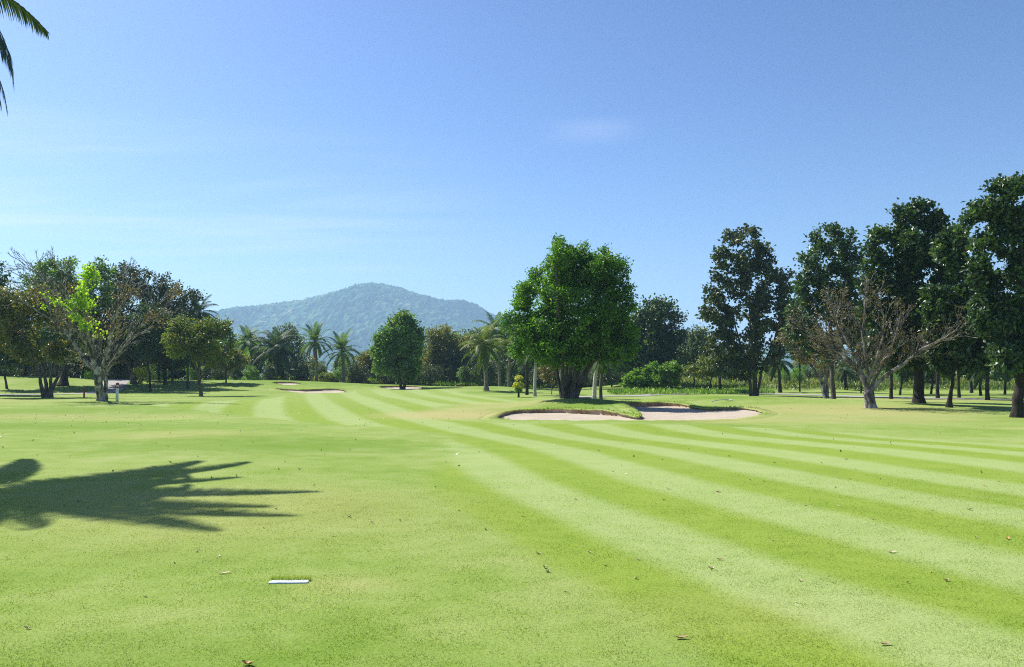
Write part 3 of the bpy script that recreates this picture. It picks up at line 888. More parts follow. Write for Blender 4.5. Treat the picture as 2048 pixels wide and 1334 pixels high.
def make_tree(name, label, cat, px, D, base_py, blobs, natt=500, step=0.35, kill=0.45, nleaf=8000, leaf=(0.2, 0.07), spread=0.16,
              lm=None, bm=None, trunk_r=0.25, r0=0.012, limbs=None, group=None, seed=1, gap=0.35, gfreq=0.45, stem_r=None, up=0.05, leaf_thr=2.2, jit=0.18,
              infl=None, flare=0.35, droop=0.15, lup=0.4, rmin=0.0, extra=None, depth=0.85, clump=0.35, shell=0.35, maxch=3, flare_h=0.5, bare=None):
    """blobs and limbs are given by the photo pixels where they are seen at distance D and become metres round the trunk base"""
    rng = np.random.default_rng(seed)
    B0 = at(px, base_py, D); base = np.array([B0[0], D, gz(B0[0], D)])
    def loc(x, y): return at(x, y, D) - base
    s = D / FPX
    bl = []
    for b in blobs:
        c = loc(b[0], b[1]); ry = (b[4] if len(b) > 4 else b[2] * depth) * s; yo = (b[5] if len(b) > 5 else 0) * s
        bl.append((c[0], yo, c[2], b[2] * s, ry, b[3] * s))
    att = sample_blobs(bl, natt, rng, gap, gfreq / 1.0, shell)
    cen = np.average(np.array(bl)[:, :3], axis=0, weights=np.array(bl)[:, 3])
    init = [np.zeros(3)]; par = [-1]
    if limbs is None:
        lowest = min(b[2] - b[5] for b in bl); fz = max(0.5, lowest + 0.15 * (cen[2] - lowest))
        limbs = [[(px, base_py), (px + (rng.uniform(-4, 4)), base_py - fz / s)]]
    for lb in limbs:
        yo = rng.uniform(-1, 1) * 0.35
        pts = [loc(x, y) for x, y in [q[:2] for q in lb]]
        L = 0.0
        start_node = 0
        q0 = pts[0]
        if np.linalg.norm(q0[[0, 2]]) > 0.6 and len(lb[0]) < 3:
            dd = [np.linalg.norm((np.array(q) - q0)[[0, 2]]) for q in init]; start_node = int(np.argmin(dd))
        prev = start_node; cur = np.array(init[prev]); ybase = cur[1]
        if start_node == 0 and len(lb[0]) == 3:
            o_ = q0.copy(); o_[1] = lb[0][2]; o_[2] = 0; init.append(o_); par.append(0); prev = len(init) - 1; cur = o_; ybase = o_[1]
        for q in pts[1:]:
            L += np.linalg.norm(q - cur); q = q.copy(); q[1] = ybase + yo * L
            n = max(1, int(np.linalg.norm(q - cur) / step)); c0 = cur
            for k in range(1, n + 1):
                pt = c0 + (q - c0) * k / n
                if k < n: pt = pt + rng.normal(0, step * 0.06, 3)
                init.append(pt); par.append(prev); prev = len(init) - 1
            cur = init[-1]
    init = np.array(init); par = np.array(par)
    if init[0][2] > -0.1: init[0][2] = -0.12
    if bare: N, P = branch_out(init, par, None, rng, step, **bare)
    else: N, P = grow(init, par, att, step, kill, rng=rng, up=up, jit=jit, infl=infl, maxch=maxch)
    r, ch = radii(P, r0, trunk_r)
    if stem_r:
        ni = len(init); top = max(init[:, 2].max(), 0.5); depth_ = np.zeros(ni)
        for q in range(1, ni): depth_[q] = depth_[P[q]] + np.linalg.norm(N[q] - N[P[q]])
        r[:ni] = np.maximum(r[:ni], stem_r * np.clip(1 - 1.05 * depth_ / depth_.max(), 0.04, 1))
    root = thing(name, tuple(base), label, cat, group)
    link('trunk', wood_mesh('trunk', N, r, ch, rmin=rmin, flare=flare, flare_h=flare_h), root, bm)
    out = N - (cen - np.array([0, 0, 1.0])); out /= np.linalg.norm(out, axis=1, keepdims=True) + 1e-9
    if nleaf:
        m = (r < r0 * leaf_thr + 1e-6) & (N[:, 2] > 0.8)
        pts = N[m]
        link('crown', leaf_mesh('crown', pts, out[m], nleaf, leaf[0], leaf[1], spread, rng, droop, clump, lup), root, lm)
    for ex in (extra or []):                     # (part name, material, test, leaves, leaf, spread)
        m = ex['test'](N, s, loc) & (r < r0 * 4)
        if m.any(): link(ex['name'], leaf_mesh(ex['name'], N[m], out[m], ex['n'], ex['leaf'][0], ex['leaf'][1], ex['spread'], rng, droop, 0.3, lup), root, ex['mat'])
    return root

# ------------------------------------------------------------------ palms
def frond_mesh(name, L, e0, droop, nl, ll, width, hang, rng, twist=0.0, vee=0.35, rach=0.03, gap=0.14, seg=2):
    A = Acc()
    n = 14
    t = np.linspace(0, 1, n)
    th = e0 - droop * t ** 1.25
    ds = L / (n - 1)
    P = np.zeros((n, 3))
    for i in range(1, n):
        a = (th[i] + th[i - 1]) / 2
        P[i] = P[i - 1] + ds * np.array([math.cos(a), 0, math.sin(a)])
    P[:, 1] += twist * t ** 2 * L * 0.2
    V, F = tube(P, rach * (1 - 0.85 * t), 3); A.add(V, F, 0.9)
    for k in range(nl):
        u = gap + (1 - gap) * (k + 0.5) / nl
        i = u * (n - 1); i0 = min(int(i), n - 2); f = i - i0
        p = P[i0] * (1 - f) + P[i0 + 1] * f
        tn = P[i0 + 1] - P[i0]; tn /= np.linalg.norm(tn)
        up_ = np.array([-tn[2], 0, tn[0]])
        for sgn in (-1, 1):
            le = ll * (math.sin(math.pi * min(1, 0.18 + 0.80 * u)) ** 0.6 + 0.12) * rng.uniform(0.85, 1.1)
            fwd = 0.45 + 0.75 * u
            d = tn * fwd + np.array([0, sgn, 0]) * 1.0 + up_ * vee * rng.uniform(0.4, 1.3)
            d /= np.linalg.norm(d)
            w = width * rng.uniform(0.8, 1.15)
            wdir = np.cross(d, up_); wdir /= np.linalg.norm(wdir) + 1e-9
            q = p.copy(); vv = [q - wdir * w * 0.35, q + wdir * w * 0.35]; dd = d.copy()
            for j in range(1, seg + 1):
                dd = dd + np.array([0, 0, -hang * (0.6 + j * 0.5) / seg * 1.4]); dd /= np.linalg.norm(dd)
                q = q + dd * le / seg
                if j < seg:
                    ww = w * (1.0 if j == 1 else 0.7); vv += [q - wdir * ww * 0.5, q + wdir * ww * 0.5]
                else: vv.append(q)
            m = len(vv); ff = []
            for j in range(seg - 1): a = j * 2; ff += [(a, a + 1, a + 3), (a, a + 3, a + 2)]
            a = (seg - 1) * 2; ff.append((a, a + 1, m - 1))
            A.add(np.array(vv), np.array(ff), float(rng.uniform(0, 0.9)))
    return A.mesh(name, False)
PALM_KIT = {}
def palm_kit(kind, mat, L, spec, nl, ll, w, hang, **kw):
    rng = np.random.default_rng(len(PALM_KIT) + 5)
    out = []
    for e0, dr in spec:
        me = frond_mesh('frond', L, R(e0), R(dr), nl, ll, w, hang * (1 + max(0, (20 - e0)) / 90), rng, **kw); me.materials.append(mat); out.append(me)
    PALM_KIT[kind] = out
COCO = [(78, 55), (58, 80), (38, 85), (18, 75), (-5, 65), (-35, 45)]
DATE = [(80, 40), (62, 60), (45, 70), (25, 75), (5, 70), (-20, 55)]
palm_kit('coco', G_PALM, 1.0, COCO, 30, 0.23, 0.030, 0.55, rach=0.010)
palm_kit('cocoy', G_PALMY, 1.0, COCO, 30, 0.24, 0.032, 0.7, rach=0.010)
palm_kit('date', G_PALM, 1.0, DATE, 34, 0.17, 0.022, 0.22, rach=0.011)
palm_kit('dark', G_PALMD, 1.0, COCO, 30, 0.22, 0.030, 0.6, rach=0.010)
def make_palm(label, px, D, base_py, crown_px, crown_py, rpx, kind, nf=24, trunk_r=0.14, tm=None, group=None, seed=1, dead=0, name='palm_tree', lean_y=0.0, bulge=0.25, weights=None, base=None, crown=None, rad=None):
    rng = np.random.default_rng(seed)
    if base is None:
        B0 = at(px, base_py, D); base = np.array([B0[0], D, gz(B0[0], D)])
        C = at(crown_px, crown_py, D) - base; C[1] = lean_y; rad = rpx * D / FPX
    else: base = np.array(base); C = np.array(crown) - base
    root = thing(name, tuple(base), label, 'palm tree', group)
    n = 22; t = np.linspace(0, 1, n)
    P = np.outer(t, C); P[:, 0] -= C[0] * 0.55 * np.sin(math.pi * t) * 0.5; P[0, 2] = -0.1
    P[:, 0] += 0.02 * np.sin(t * 7 + seed)
    rr = trunk_r * (0.92 - 0.22 * t + bulge * np.exp(-t * C[2] / 0.35)) * (1 + 0.06 * (np.arange(n) % 2))
    rr[-2:] *= 1.25
    V, F = tube(P, rr, 9)
    A = Acc(); A.add(V, F, 0.5)
    link('trunk', A.mesh('trunk'), root, tm or B_PALM)
    kit = PALM_KIT[kind]; ga = 2.399963
    for i in range(nf):
        q = i / nf
        v = min(len(kit) - 1, int((q ** 0.85) * len(kit))) if weights is None else weights[i % len(weights)]
        f = link('frond', kit[v], root)
        f.location = tuple(P[-1] + np.array([0, 0, 0.02 - 0.25 * q * trunk_r * 2]))
        s = rad * rng.uniform(0.9, 1.12)
        f.scale = (s, s, s * rng.uniform(0.9, 1.1))
        f.rotation_euler = (R(rng.uniform(-14, 14)), R(rng.uniform(-8, 8)), i * ga + rng.uniform(-.2, .2))
    for i in range(dead):
        f = link('dead_frond', kit[-1].copy(), root)
        f.data.materials.clear(); f.data.materials.append(G_DEADP)
        f.location = tuple(P[-1] - np.array([0, 0, 0.2])); s = rad * 0.8; f.scale = (s, s, s)
        f.rotation_euler = (0, R(25), rng.uniform(0, 6.28)); f['label'] = 'brown dead frond hanging down'
    return root

# foreground palm: stands off to the side, its frond tips hang into the picture and its crown throws the shadow on the turf
kitm = np.random.default_rng(3)
BIGK = []
for e0, dr in [(70, 60), (48, 75), (28, 72), (8, 62), (-18, 50), (38, 118), (15, 100), (-5, 78)]:
    me = frond_mesh('frond', 5.3, R(e0), R(dr), 96, 0.85, 0.055, 0.85, kitm, rach=0.04, vee=0.2, seg=3); me.materials.append(G_PALMD); BIGK.append(me)
def foreground_palm():
    bx, by = FP_BASE; base = (bx, by, gz(bx, by)); H = FP_H
    root = thing('palm_tree', base, 'dark palm at the near edge whose frond tips hang against the sky', 'palm tree')
    t = np.linspace(0, 1, 30); P = np.column_stack([0.3 * np.sin(t * 2), 0 * t, t * H]); P[0, 2] = -0.1
    rr = 0.17 * (1 - 0.2 * t + 0.5 * np.exp(-t * H / 0.4)) * (1 + 0.05 * (np.arange(30) % 2))
    V, F = tube(P, rr, 12); A = Acc(); A.add(V, F); link('trunk', A.mesh('trunk'), root, B_PALM)
    for az, v, s in FP_FRONDS:
        f = link('frond', BIGK[v], root); f.location = tuple(P[-1]); f.scale = (s, s, s); f.rotation_euler = (R(kitm.uniform(-10, 10)), 0, R(az))
FP_BASE = (-15.6, 17.1); FP_H = 11.0
FP_FRONDS = [(-9, 6, .9), (4, 6, .9), (-22, 6, .92), (14, 6, .9), (-2, 5, .86), (-16, 5, .88), (-10, 7, .96), (6, 7, .94), (-20, 7, .98),
             (-34, 1, .98), (-17, 1, 1.0), (4, 1, .92), (30, 1, .72), (18, 6, .95), (13, 6, .98), (26, 7, 1.0), (9, 7, 1.02), (18, 7, .97), (34, 6, .95), (-46, 2, .85), (-64, 1, .75), (0, 0, .8), (-12, 5, .86), (3, 5, .84), (-6, 6, .92), (8, 6, .9), (-1, 7, .98), (-14, 7, 1.0), (48, 2, .95), (75, 1, .95), (110, 2, .9), (145, 3, 1), (180, 2, 1), (215, 3, 1),
             (245, 2, 1), (268, 3, .7), (-84, 2, .7), (200, 1, 1), (170, 0, .9), (330, 0, .6)]
foreground_palm()

# ------------------------------------------------------------------ the middle
make_tree('shade_tree', 'big dense bright green tree with bundled trunks on the mound by the large bunker', 'tree', 1137, 45.5, 800,
    [(1106, 502, 26, 30), (1112, 540, 56, 42), (1150, 545, 75, 44), (1222, 548, 32, 40), (1190, 542, 50, 44), (1152, 522, 46, 32), (1195, 520, 34, 26), (1080, 595, 58, 50), (1230, 600, 36, 40), (1140, 625, 110, 80), (1225, 620, 48, 65), (1055, 650, 50, 48), (1055, 692, 46, 30), (1140, 695, 90, 34), (1225, 685, 48, 38), (1030, 665, 24, 42), (1255, 650, 24, 40), (1100, 700, 50, 30)],
    natt=1700, step=0.24, kill=0.30, nleaf=68000, leaf=(0.16, 0.058), spread=0.17, lm=G_VIVID, bm=B_GREY, trunk_r=0.55, r0=0.009, gap=0.34, gfreq=0.7, leaf_thr=1.5, stem_r=0.12, seed=11,
    limbs=[[(1137, 800), (1128, 760), (1122, 720), (1100, 660)], [(1141, 800, .15), (1142, 760), (1145, 700), (1140, 640)], [(1146, 800, .05), (1155, 755), (1165, 715), (1200, 660)], [(1132, 800, .2), (1136, 765), (1150, 715), (1175, 650)],
           [(1130, 800, -.2), (1124, 765), (1124, 715), (1116, 650), (1110, 580), (1107, 525)], [(1150, 800, -.1), (1160, 762), (1185, 715), (1225, 680)], [(1140, 800, -.25), (1147, 765), (1156, 700), (1160, 650)], [(1124, 800, .1), (1120, 770), (1112, 730), (1090, 690)], [(1144, 800, -.4), (1150, 770), (1152, 730), (1150, 680)], [(1153, 800, .15), (1164, 768), (1178, 735), (1205, 700)], [(1134, 800, -.35), (1131, 770), (1134, 730), (1130, 680)]],
    flare=0.7, clump=0.5, flare_h=0.5, depth=0.95)
D_R = hit(803, 775)[1]
make_tree('round_tree', 'lone round green tree on two stems beside the far bunker', 'tree', 803, 93, 775,
    [(802, 645, 24, 20), (795, 680, 46, 42), (815, 665, 28, 28), (770, 700, 26, 30), (825, 685, 26, 34), (800, 720, 44, 34), (765, 725, 18, 22), (828, 735, 18, 22)],
    natt=800, step=0.38, kill=0.42, nleaf=17000, leaf=(0.32, 0.13), spread=0.26, lm=G_ROUND, bm=B_GREY, trunk_r=0.38, r0=0.016, gap=0.1, stem_r=0.22, seed=5,
    limbs=[[(803, 775), (798, 755), (796, 730), (790, 700)], [(807, 775, .3), (811, 755), (812, 735), (820, 700)]], clump=0.45)
make_tree('brown_tree', 'brownish olive spreading tree between the round tree and the coconut palm', 'tree', 895, 118, 766,
    [(885, 680, 36, 26), (880, 710, 34, 26), (915, 690, 22, 26), (860, 700, 16, 26), (905, 725, 22, 22)], natt=350, step=0.6, nleaf=6500, leaf=(0.34, 0.13), spread=0.34, lm=G_BROWN, bm=B_GREY, trunk_r=0.3, r0=0.02, gap=0.3, seed=6,
    limbs=[[(895, 766), (893, 740), (885, 715)], [(899, 766, .3), (903, 740), (912, 715)]])
make_tree('dark_tree', 'wide very dark green tree half hidden by the big bright tree', 'tree', 1305, 96, 772,
    [(1310, 630, 45, 32), (1345, 660, 28, 45), (1290, 680, 55, 55), (1330, 700, 40, 40), (1260, 700, 35, 50), (1300, 735, 60, 25)], natt=700, step=0.5, nleaf=17000, leaf=(0.36, 0.14), spread=0.34, lm=G_DARK, bm=B_DARK, trunk_r=0.4, r0=0.02, gap=0.25, stem_r=0.35, seed=7)
make_tree('grey_tree', 'soft grey green tree beside the very dark tree', 'tree', 1388, 92, 783,
    [(1400, 680, 30, 26), (1380, 705, 25, 26), (1420, 712, 26, 24)], natt=260, step=0.5, nleaf=4200, leaf=(0.28, 0.10), spread=0.3, lm=G_GREY, bm=B_DARK, trunk_r=0.2, r0=0.018, gap=0.25, seed=8)
make_tree('small_tree', 'small olive tree on a leaning stem beyond the bunker bank', 'tree', 1417, 82, 786,
    [(1425, 730, 34, 22), (1395, 738, 22, 16), (1450, 740, 18, 16)], natt=220, step=0.4, nleaf=3000, leaf=(0.26, 0.10), spread=0.24, lm=G_OLIVE, bm=B_DARK, trunk_r=0.17, r0=0.016, gap=0.3, stem_r=0.14, seed=9,
    limbs=[[(1417, 786), (1423, 762), (1432, 742)]])
# ------------------------------------------------------------------ right hand trees
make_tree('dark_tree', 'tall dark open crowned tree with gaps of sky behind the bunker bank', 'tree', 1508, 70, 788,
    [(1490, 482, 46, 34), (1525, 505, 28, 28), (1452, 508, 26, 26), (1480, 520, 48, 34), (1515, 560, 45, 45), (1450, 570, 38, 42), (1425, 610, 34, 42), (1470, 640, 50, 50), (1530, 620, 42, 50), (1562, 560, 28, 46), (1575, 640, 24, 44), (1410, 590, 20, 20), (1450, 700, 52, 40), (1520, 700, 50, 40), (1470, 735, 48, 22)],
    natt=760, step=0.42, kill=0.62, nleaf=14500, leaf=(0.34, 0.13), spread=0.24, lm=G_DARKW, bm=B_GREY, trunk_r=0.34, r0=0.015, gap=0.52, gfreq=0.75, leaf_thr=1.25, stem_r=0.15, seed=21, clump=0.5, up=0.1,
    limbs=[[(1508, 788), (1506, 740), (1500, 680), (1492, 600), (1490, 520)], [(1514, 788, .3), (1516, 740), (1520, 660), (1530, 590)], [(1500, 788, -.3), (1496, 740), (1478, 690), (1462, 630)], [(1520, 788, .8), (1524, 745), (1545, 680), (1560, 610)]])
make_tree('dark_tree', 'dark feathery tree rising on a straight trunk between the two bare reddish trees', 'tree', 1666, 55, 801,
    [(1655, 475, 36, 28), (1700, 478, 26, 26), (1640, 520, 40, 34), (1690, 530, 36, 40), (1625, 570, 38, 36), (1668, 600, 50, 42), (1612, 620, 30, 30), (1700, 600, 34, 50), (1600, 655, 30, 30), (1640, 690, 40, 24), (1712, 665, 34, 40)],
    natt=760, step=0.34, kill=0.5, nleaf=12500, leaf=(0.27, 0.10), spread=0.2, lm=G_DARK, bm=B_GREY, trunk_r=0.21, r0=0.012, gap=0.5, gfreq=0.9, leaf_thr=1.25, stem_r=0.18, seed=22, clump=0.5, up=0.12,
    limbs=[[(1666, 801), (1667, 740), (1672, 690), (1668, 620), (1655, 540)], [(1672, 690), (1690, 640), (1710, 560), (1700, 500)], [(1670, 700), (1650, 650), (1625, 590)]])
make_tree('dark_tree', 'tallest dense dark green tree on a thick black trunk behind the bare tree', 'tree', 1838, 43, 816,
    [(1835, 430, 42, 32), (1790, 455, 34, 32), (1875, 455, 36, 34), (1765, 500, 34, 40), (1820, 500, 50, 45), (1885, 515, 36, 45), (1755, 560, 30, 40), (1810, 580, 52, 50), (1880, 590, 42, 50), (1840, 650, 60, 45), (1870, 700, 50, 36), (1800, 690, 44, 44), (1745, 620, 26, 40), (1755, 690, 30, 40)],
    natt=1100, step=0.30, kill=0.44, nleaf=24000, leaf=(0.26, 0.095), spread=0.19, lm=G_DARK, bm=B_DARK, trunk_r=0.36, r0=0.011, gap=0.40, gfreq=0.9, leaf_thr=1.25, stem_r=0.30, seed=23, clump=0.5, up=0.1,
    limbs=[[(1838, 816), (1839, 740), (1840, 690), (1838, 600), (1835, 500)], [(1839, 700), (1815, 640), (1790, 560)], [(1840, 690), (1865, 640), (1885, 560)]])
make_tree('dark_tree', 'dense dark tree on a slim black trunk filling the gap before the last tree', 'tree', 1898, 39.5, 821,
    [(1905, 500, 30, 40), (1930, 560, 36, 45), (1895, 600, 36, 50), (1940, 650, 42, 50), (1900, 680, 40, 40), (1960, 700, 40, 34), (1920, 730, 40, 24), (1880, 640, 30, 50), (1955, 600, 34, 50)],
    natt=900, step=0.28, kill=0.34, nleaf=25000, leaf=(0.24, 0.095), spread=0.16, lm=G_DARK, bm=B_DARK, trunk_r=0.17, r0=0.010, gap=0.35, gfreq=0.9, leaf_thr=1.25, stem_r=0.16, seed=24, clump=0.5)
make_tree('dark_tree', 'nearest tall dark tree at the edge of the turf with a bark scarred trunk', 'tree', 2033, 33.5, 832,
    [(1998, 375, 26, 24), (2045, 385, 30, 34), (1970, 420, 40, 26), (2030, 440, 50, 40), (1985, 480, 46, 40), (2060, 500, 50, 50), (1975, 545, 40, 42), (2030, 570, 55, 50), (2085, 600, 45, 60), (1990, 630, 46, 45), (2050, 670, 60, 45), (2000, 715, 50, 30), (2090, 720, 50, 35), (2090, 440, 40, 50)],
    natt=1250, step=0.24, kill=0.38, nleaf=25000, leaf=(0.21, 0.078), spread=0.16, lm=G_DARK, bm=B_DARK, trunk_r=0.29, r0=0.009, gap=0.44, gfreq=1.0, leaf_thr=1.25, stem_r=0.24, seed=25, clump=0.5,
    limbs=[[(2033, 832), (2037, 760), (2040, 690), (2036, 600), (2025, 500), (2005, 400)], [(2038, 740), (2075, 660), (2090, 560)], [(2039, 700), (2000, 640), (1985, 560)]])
make_tree('bare_tree', 'nearly leafless pale branched tree with thick scaly trunk and reddish twigs', 'tree', 1742, 39.6, 820,
    [(1700, 625, 40, 34, 50), (1740, 610, 48, 30, 50), (1660, 660, 30, 28, 36), (1690, 690, 30, 30, 30), (1770, 640, 36, 36, 40), (1800, 665, 34, 26, 36), (1850, 665, 40, 26, 36), (1750, 680, 40, 30, 30), (1725, 720, 22, 18)],
    natt=26, step=0.17, kill=0.18, shell=0.0, nleaf=3200, leaf=(0.085, 0.035), spread=0.08, lm=G_RUST, bm=B_BARE, trunk_r=0.25, r0=0.0095, gap=0.0, stem_r=0.085, bare=dict(L1=0.95, every=0.22, up=0.26, start=0.25), seed=31, jit=0.16, up=0.12, leaf_thr=1.3,
    limbs=[[(1742, 820), (1741, 785), (1734, 750), (1722, 710), (1708, 670), (1700, 640)], [(1741, 785), (1728, 745), (1700, 712), (1665, 690), (1640, 672)], [(1742, 785), (1768, 752), (1798, 730), (1826, 700), (1862, 680)], [(1741, 770), (1750, 720), (1757, 675), (1752, 635)],
           [(1725, 740), (1698, 718), (1688, 706)], [(1741, 782), (1760, 740), (1784, 700), (1796, 660)], [(1738, 760), (1735, 710), (1728, 665), (1735, 620)], [(1798, 730), (1815, 715), (1838, 712)], [(1700, 712), (1680, 670), (1672, 640)]], flare=0.4)
make_tree('bare_tree', 'thin bare leaning tree with rusty leaf tufts spreading away from its pale trunk', 'tree', 1652, 57, 798,
    [(1600, 665, 36, 22), (1640, 645, 34, 24), (1590, 690, 32, 18), (1665, 680, 28, 24), (1625, 690, 26, 22), (1690, 655, 22, 22), (1650, 620, 30, 14)],
    natt=26, step=0.2, kill=0.24, shell=0.0, nleaf=2400, leaf=(0.15, 0.06), spread=0.12, lm=G_RUST, bm=B_BARE, trunk_r=0.2, r0=0.014, gap=0.3, stem_r=0.14, seed=32, jit=0.25, bare=dict(L1=0.95, every=0.34, up=0.25, start=0.35), leaf_thr=1.3,
    limbs=[[(1652, 798), (1648, 770), (1630, 735), (1598, 702)], [(1655, 798, .1), (1658, 760), (1650, 720), (1640, 680)], [(1650, 770), (1668, 730), (1680, 690)]])
# darker growth filling the grove between and behind the tall trees
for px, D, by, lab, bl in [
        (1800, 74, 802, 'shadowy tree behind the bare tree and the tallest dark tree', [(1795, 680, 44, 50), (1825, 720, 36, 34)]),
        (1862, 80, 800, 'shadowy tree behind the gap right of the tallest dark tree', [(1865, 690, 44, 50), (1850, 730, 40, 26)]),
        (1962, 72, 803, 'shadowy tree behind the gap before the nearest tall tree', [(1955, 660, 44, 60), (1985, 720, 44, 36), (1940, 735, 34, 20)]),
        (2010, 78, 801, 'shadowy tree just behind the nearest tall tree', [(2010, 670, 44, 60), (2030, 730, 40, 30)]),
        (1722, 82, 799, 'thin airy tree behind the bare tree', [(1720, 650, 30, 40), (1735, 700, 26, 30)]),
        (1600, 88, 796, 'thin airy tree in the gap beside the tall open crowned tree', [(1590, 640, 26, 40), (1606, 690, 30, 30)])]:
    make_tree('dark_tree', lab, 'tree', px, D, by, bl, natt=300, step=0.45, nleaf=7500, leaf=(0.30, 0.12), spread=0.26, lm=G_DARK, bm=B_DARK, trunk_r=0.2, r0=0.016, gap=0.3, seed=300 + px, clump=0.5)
# slim trunks of the grove behind: palms and young trees
for (px, D, by, cx, cy, r, tr, lab) in [
        (1783, 60, 812, 1783, 715, 48, .13, 'slim dark palm whose straight trunk stands just behind the bare tree'),
        (1876, 62, 803, 1873, 712, 50, .14, 'dark palm standing behind the tallest dark tree'),
        (1918, 66, 806, 1920, 705, 46, .13, 'dark palm with a thin trunk between the two slim black trunks'),
        (1975, 58, 808, 1980, 722, 62, .15, 'low dark palm with broad drooping fronds beside the nearest tall tree'),
        (1943, 84, 795, 1940, 725, 40, .16, 'short dark palm far back in the grove'),
        (1560, 86, 786, 1556, 722, 44, .2, 'squat dark palm beside the tall open crowned tree'),
        (1692, 92, 792, 1690, 738, 30, .2, 'small palm hanging over the scrub beyond the bare leaning tree'),
        (1440, 80, 788, 1441, 712, 34, .15, 'straight slim palm trunk beyond the bank of the bunker'),
        (2075, 70, 800, 2070, 700, 50, .15, 'dark palm at the outer edge of the grove')]:
    make_palm(lab, px, D, by, cx, cy, r, 'dark', 20, tr, B_DARK, 'palms of the dark grove', seed=int(px))
# ------------------------------------------------------------------ palms of the middle
make_palm('slender palm with a pale arching crown at the far side of the course', 505, 118, 762, 497, 682, 42, 'coco', 22, 0.16, B_PALM, 'palms by the far green', 2)
make_palm('broad dark palm with long drooping fronds behind the far bunkers', 553, 112, 762, 551, 700, 60, 'dark', 28, 0.2, B_PALM, 'palms by the far green', 3)
make_palm('upright date palm with golden lower fronds behind the far green', 633, 108, 764, 630, 683, 42, 'date', 34, 0.2, B_PALM, 'palms by the far green', 4, dead=3)
make_palm('bushy date palm with a low round head standing nearest the orange bushes', 687, 108, 765, 684, 703, 46, 'date', 34, 0.24, B_PALM, 'palms by the far green', 5)
make_palm('very short young palm sprouting between the dark palm and the date palm', 607, 116, 763, 607, 748, 28, 'coco', 18, 0.15, B_PALM, 'palms by the far green', 6)
make_palm('coconut palm with yellowing drooping fronds and a swollen trunk foot', 972, 84, 785, 968, 690, 56, 'cocoy', 26, 0.24, B_PALM, 'coconut palms near the big tree', 7, dead=1, bulge=0.6)
make_palm('coconut palm with a high green crown just behind the yellowing one', 999, 96, 778, 990, 662, 50, 'coco', 24, 0.18, B_PALM, 'coconut palms near the big tree', 8)
make_palm('coconut palm with fronds half lost behind the big tree', 1018, 92, 785, 1022, 690, 46, 'cocoy', 22, 0.17, B_PALM, 'coconut palms near the big tree', 9)
make_palm('palm with a pale straight trunk running up into the crown of the big tree', 1070, 68, 795, 1072, 690, 44, 'coco', 22, 0.15, B_PALMP, 'coconut palms near the big tree', 10)
make_palm('dark trunked palm between the yellow shrub and the pale straight trunk', 1054, 74, 791, 1052, 700, 40, 'coco', 20, 0.15, B_DARK, 'coconut palms near the big tree', 12)
make_palm('leaning palm with a whitish trunk close behind the big tree', 1188, 58, 800, 1204, 700, 56, 'coco', 22, 0.16, B_PALMP, 'palms leaning out behind the big tree', 13)
make_palm('straight grey palm beside the leaning whitish one', 1201, 60, 800, 1212, 710, 50, 'coco', 20, 0.13, B_GREY, 'palms leaning out behind the big tree', 14)
make_palm('grey palm trunk directly behind the bundled trunks of the big tree', 1122, 66, 798, 1121, 705, 40, 'coco', 18, 0.13, B_PALMP, 'palms leaning out behind the big tree', 15)
make_tree('red_tree', 'thin reddish brown tree with withered leaves behind the big tree', 'tree', 1103, 76, 791,
    [(1103, 725, 26, 26), (1095, 750, 16, 18)], natt=160, step=0.35, nleaf=900, leaf=(0.26, 0.10), spread=0.2, lm=G_RUST, bm=B_BROWN, trunk_r=0.14, r0=0.014, gap=0.2, seed=41)
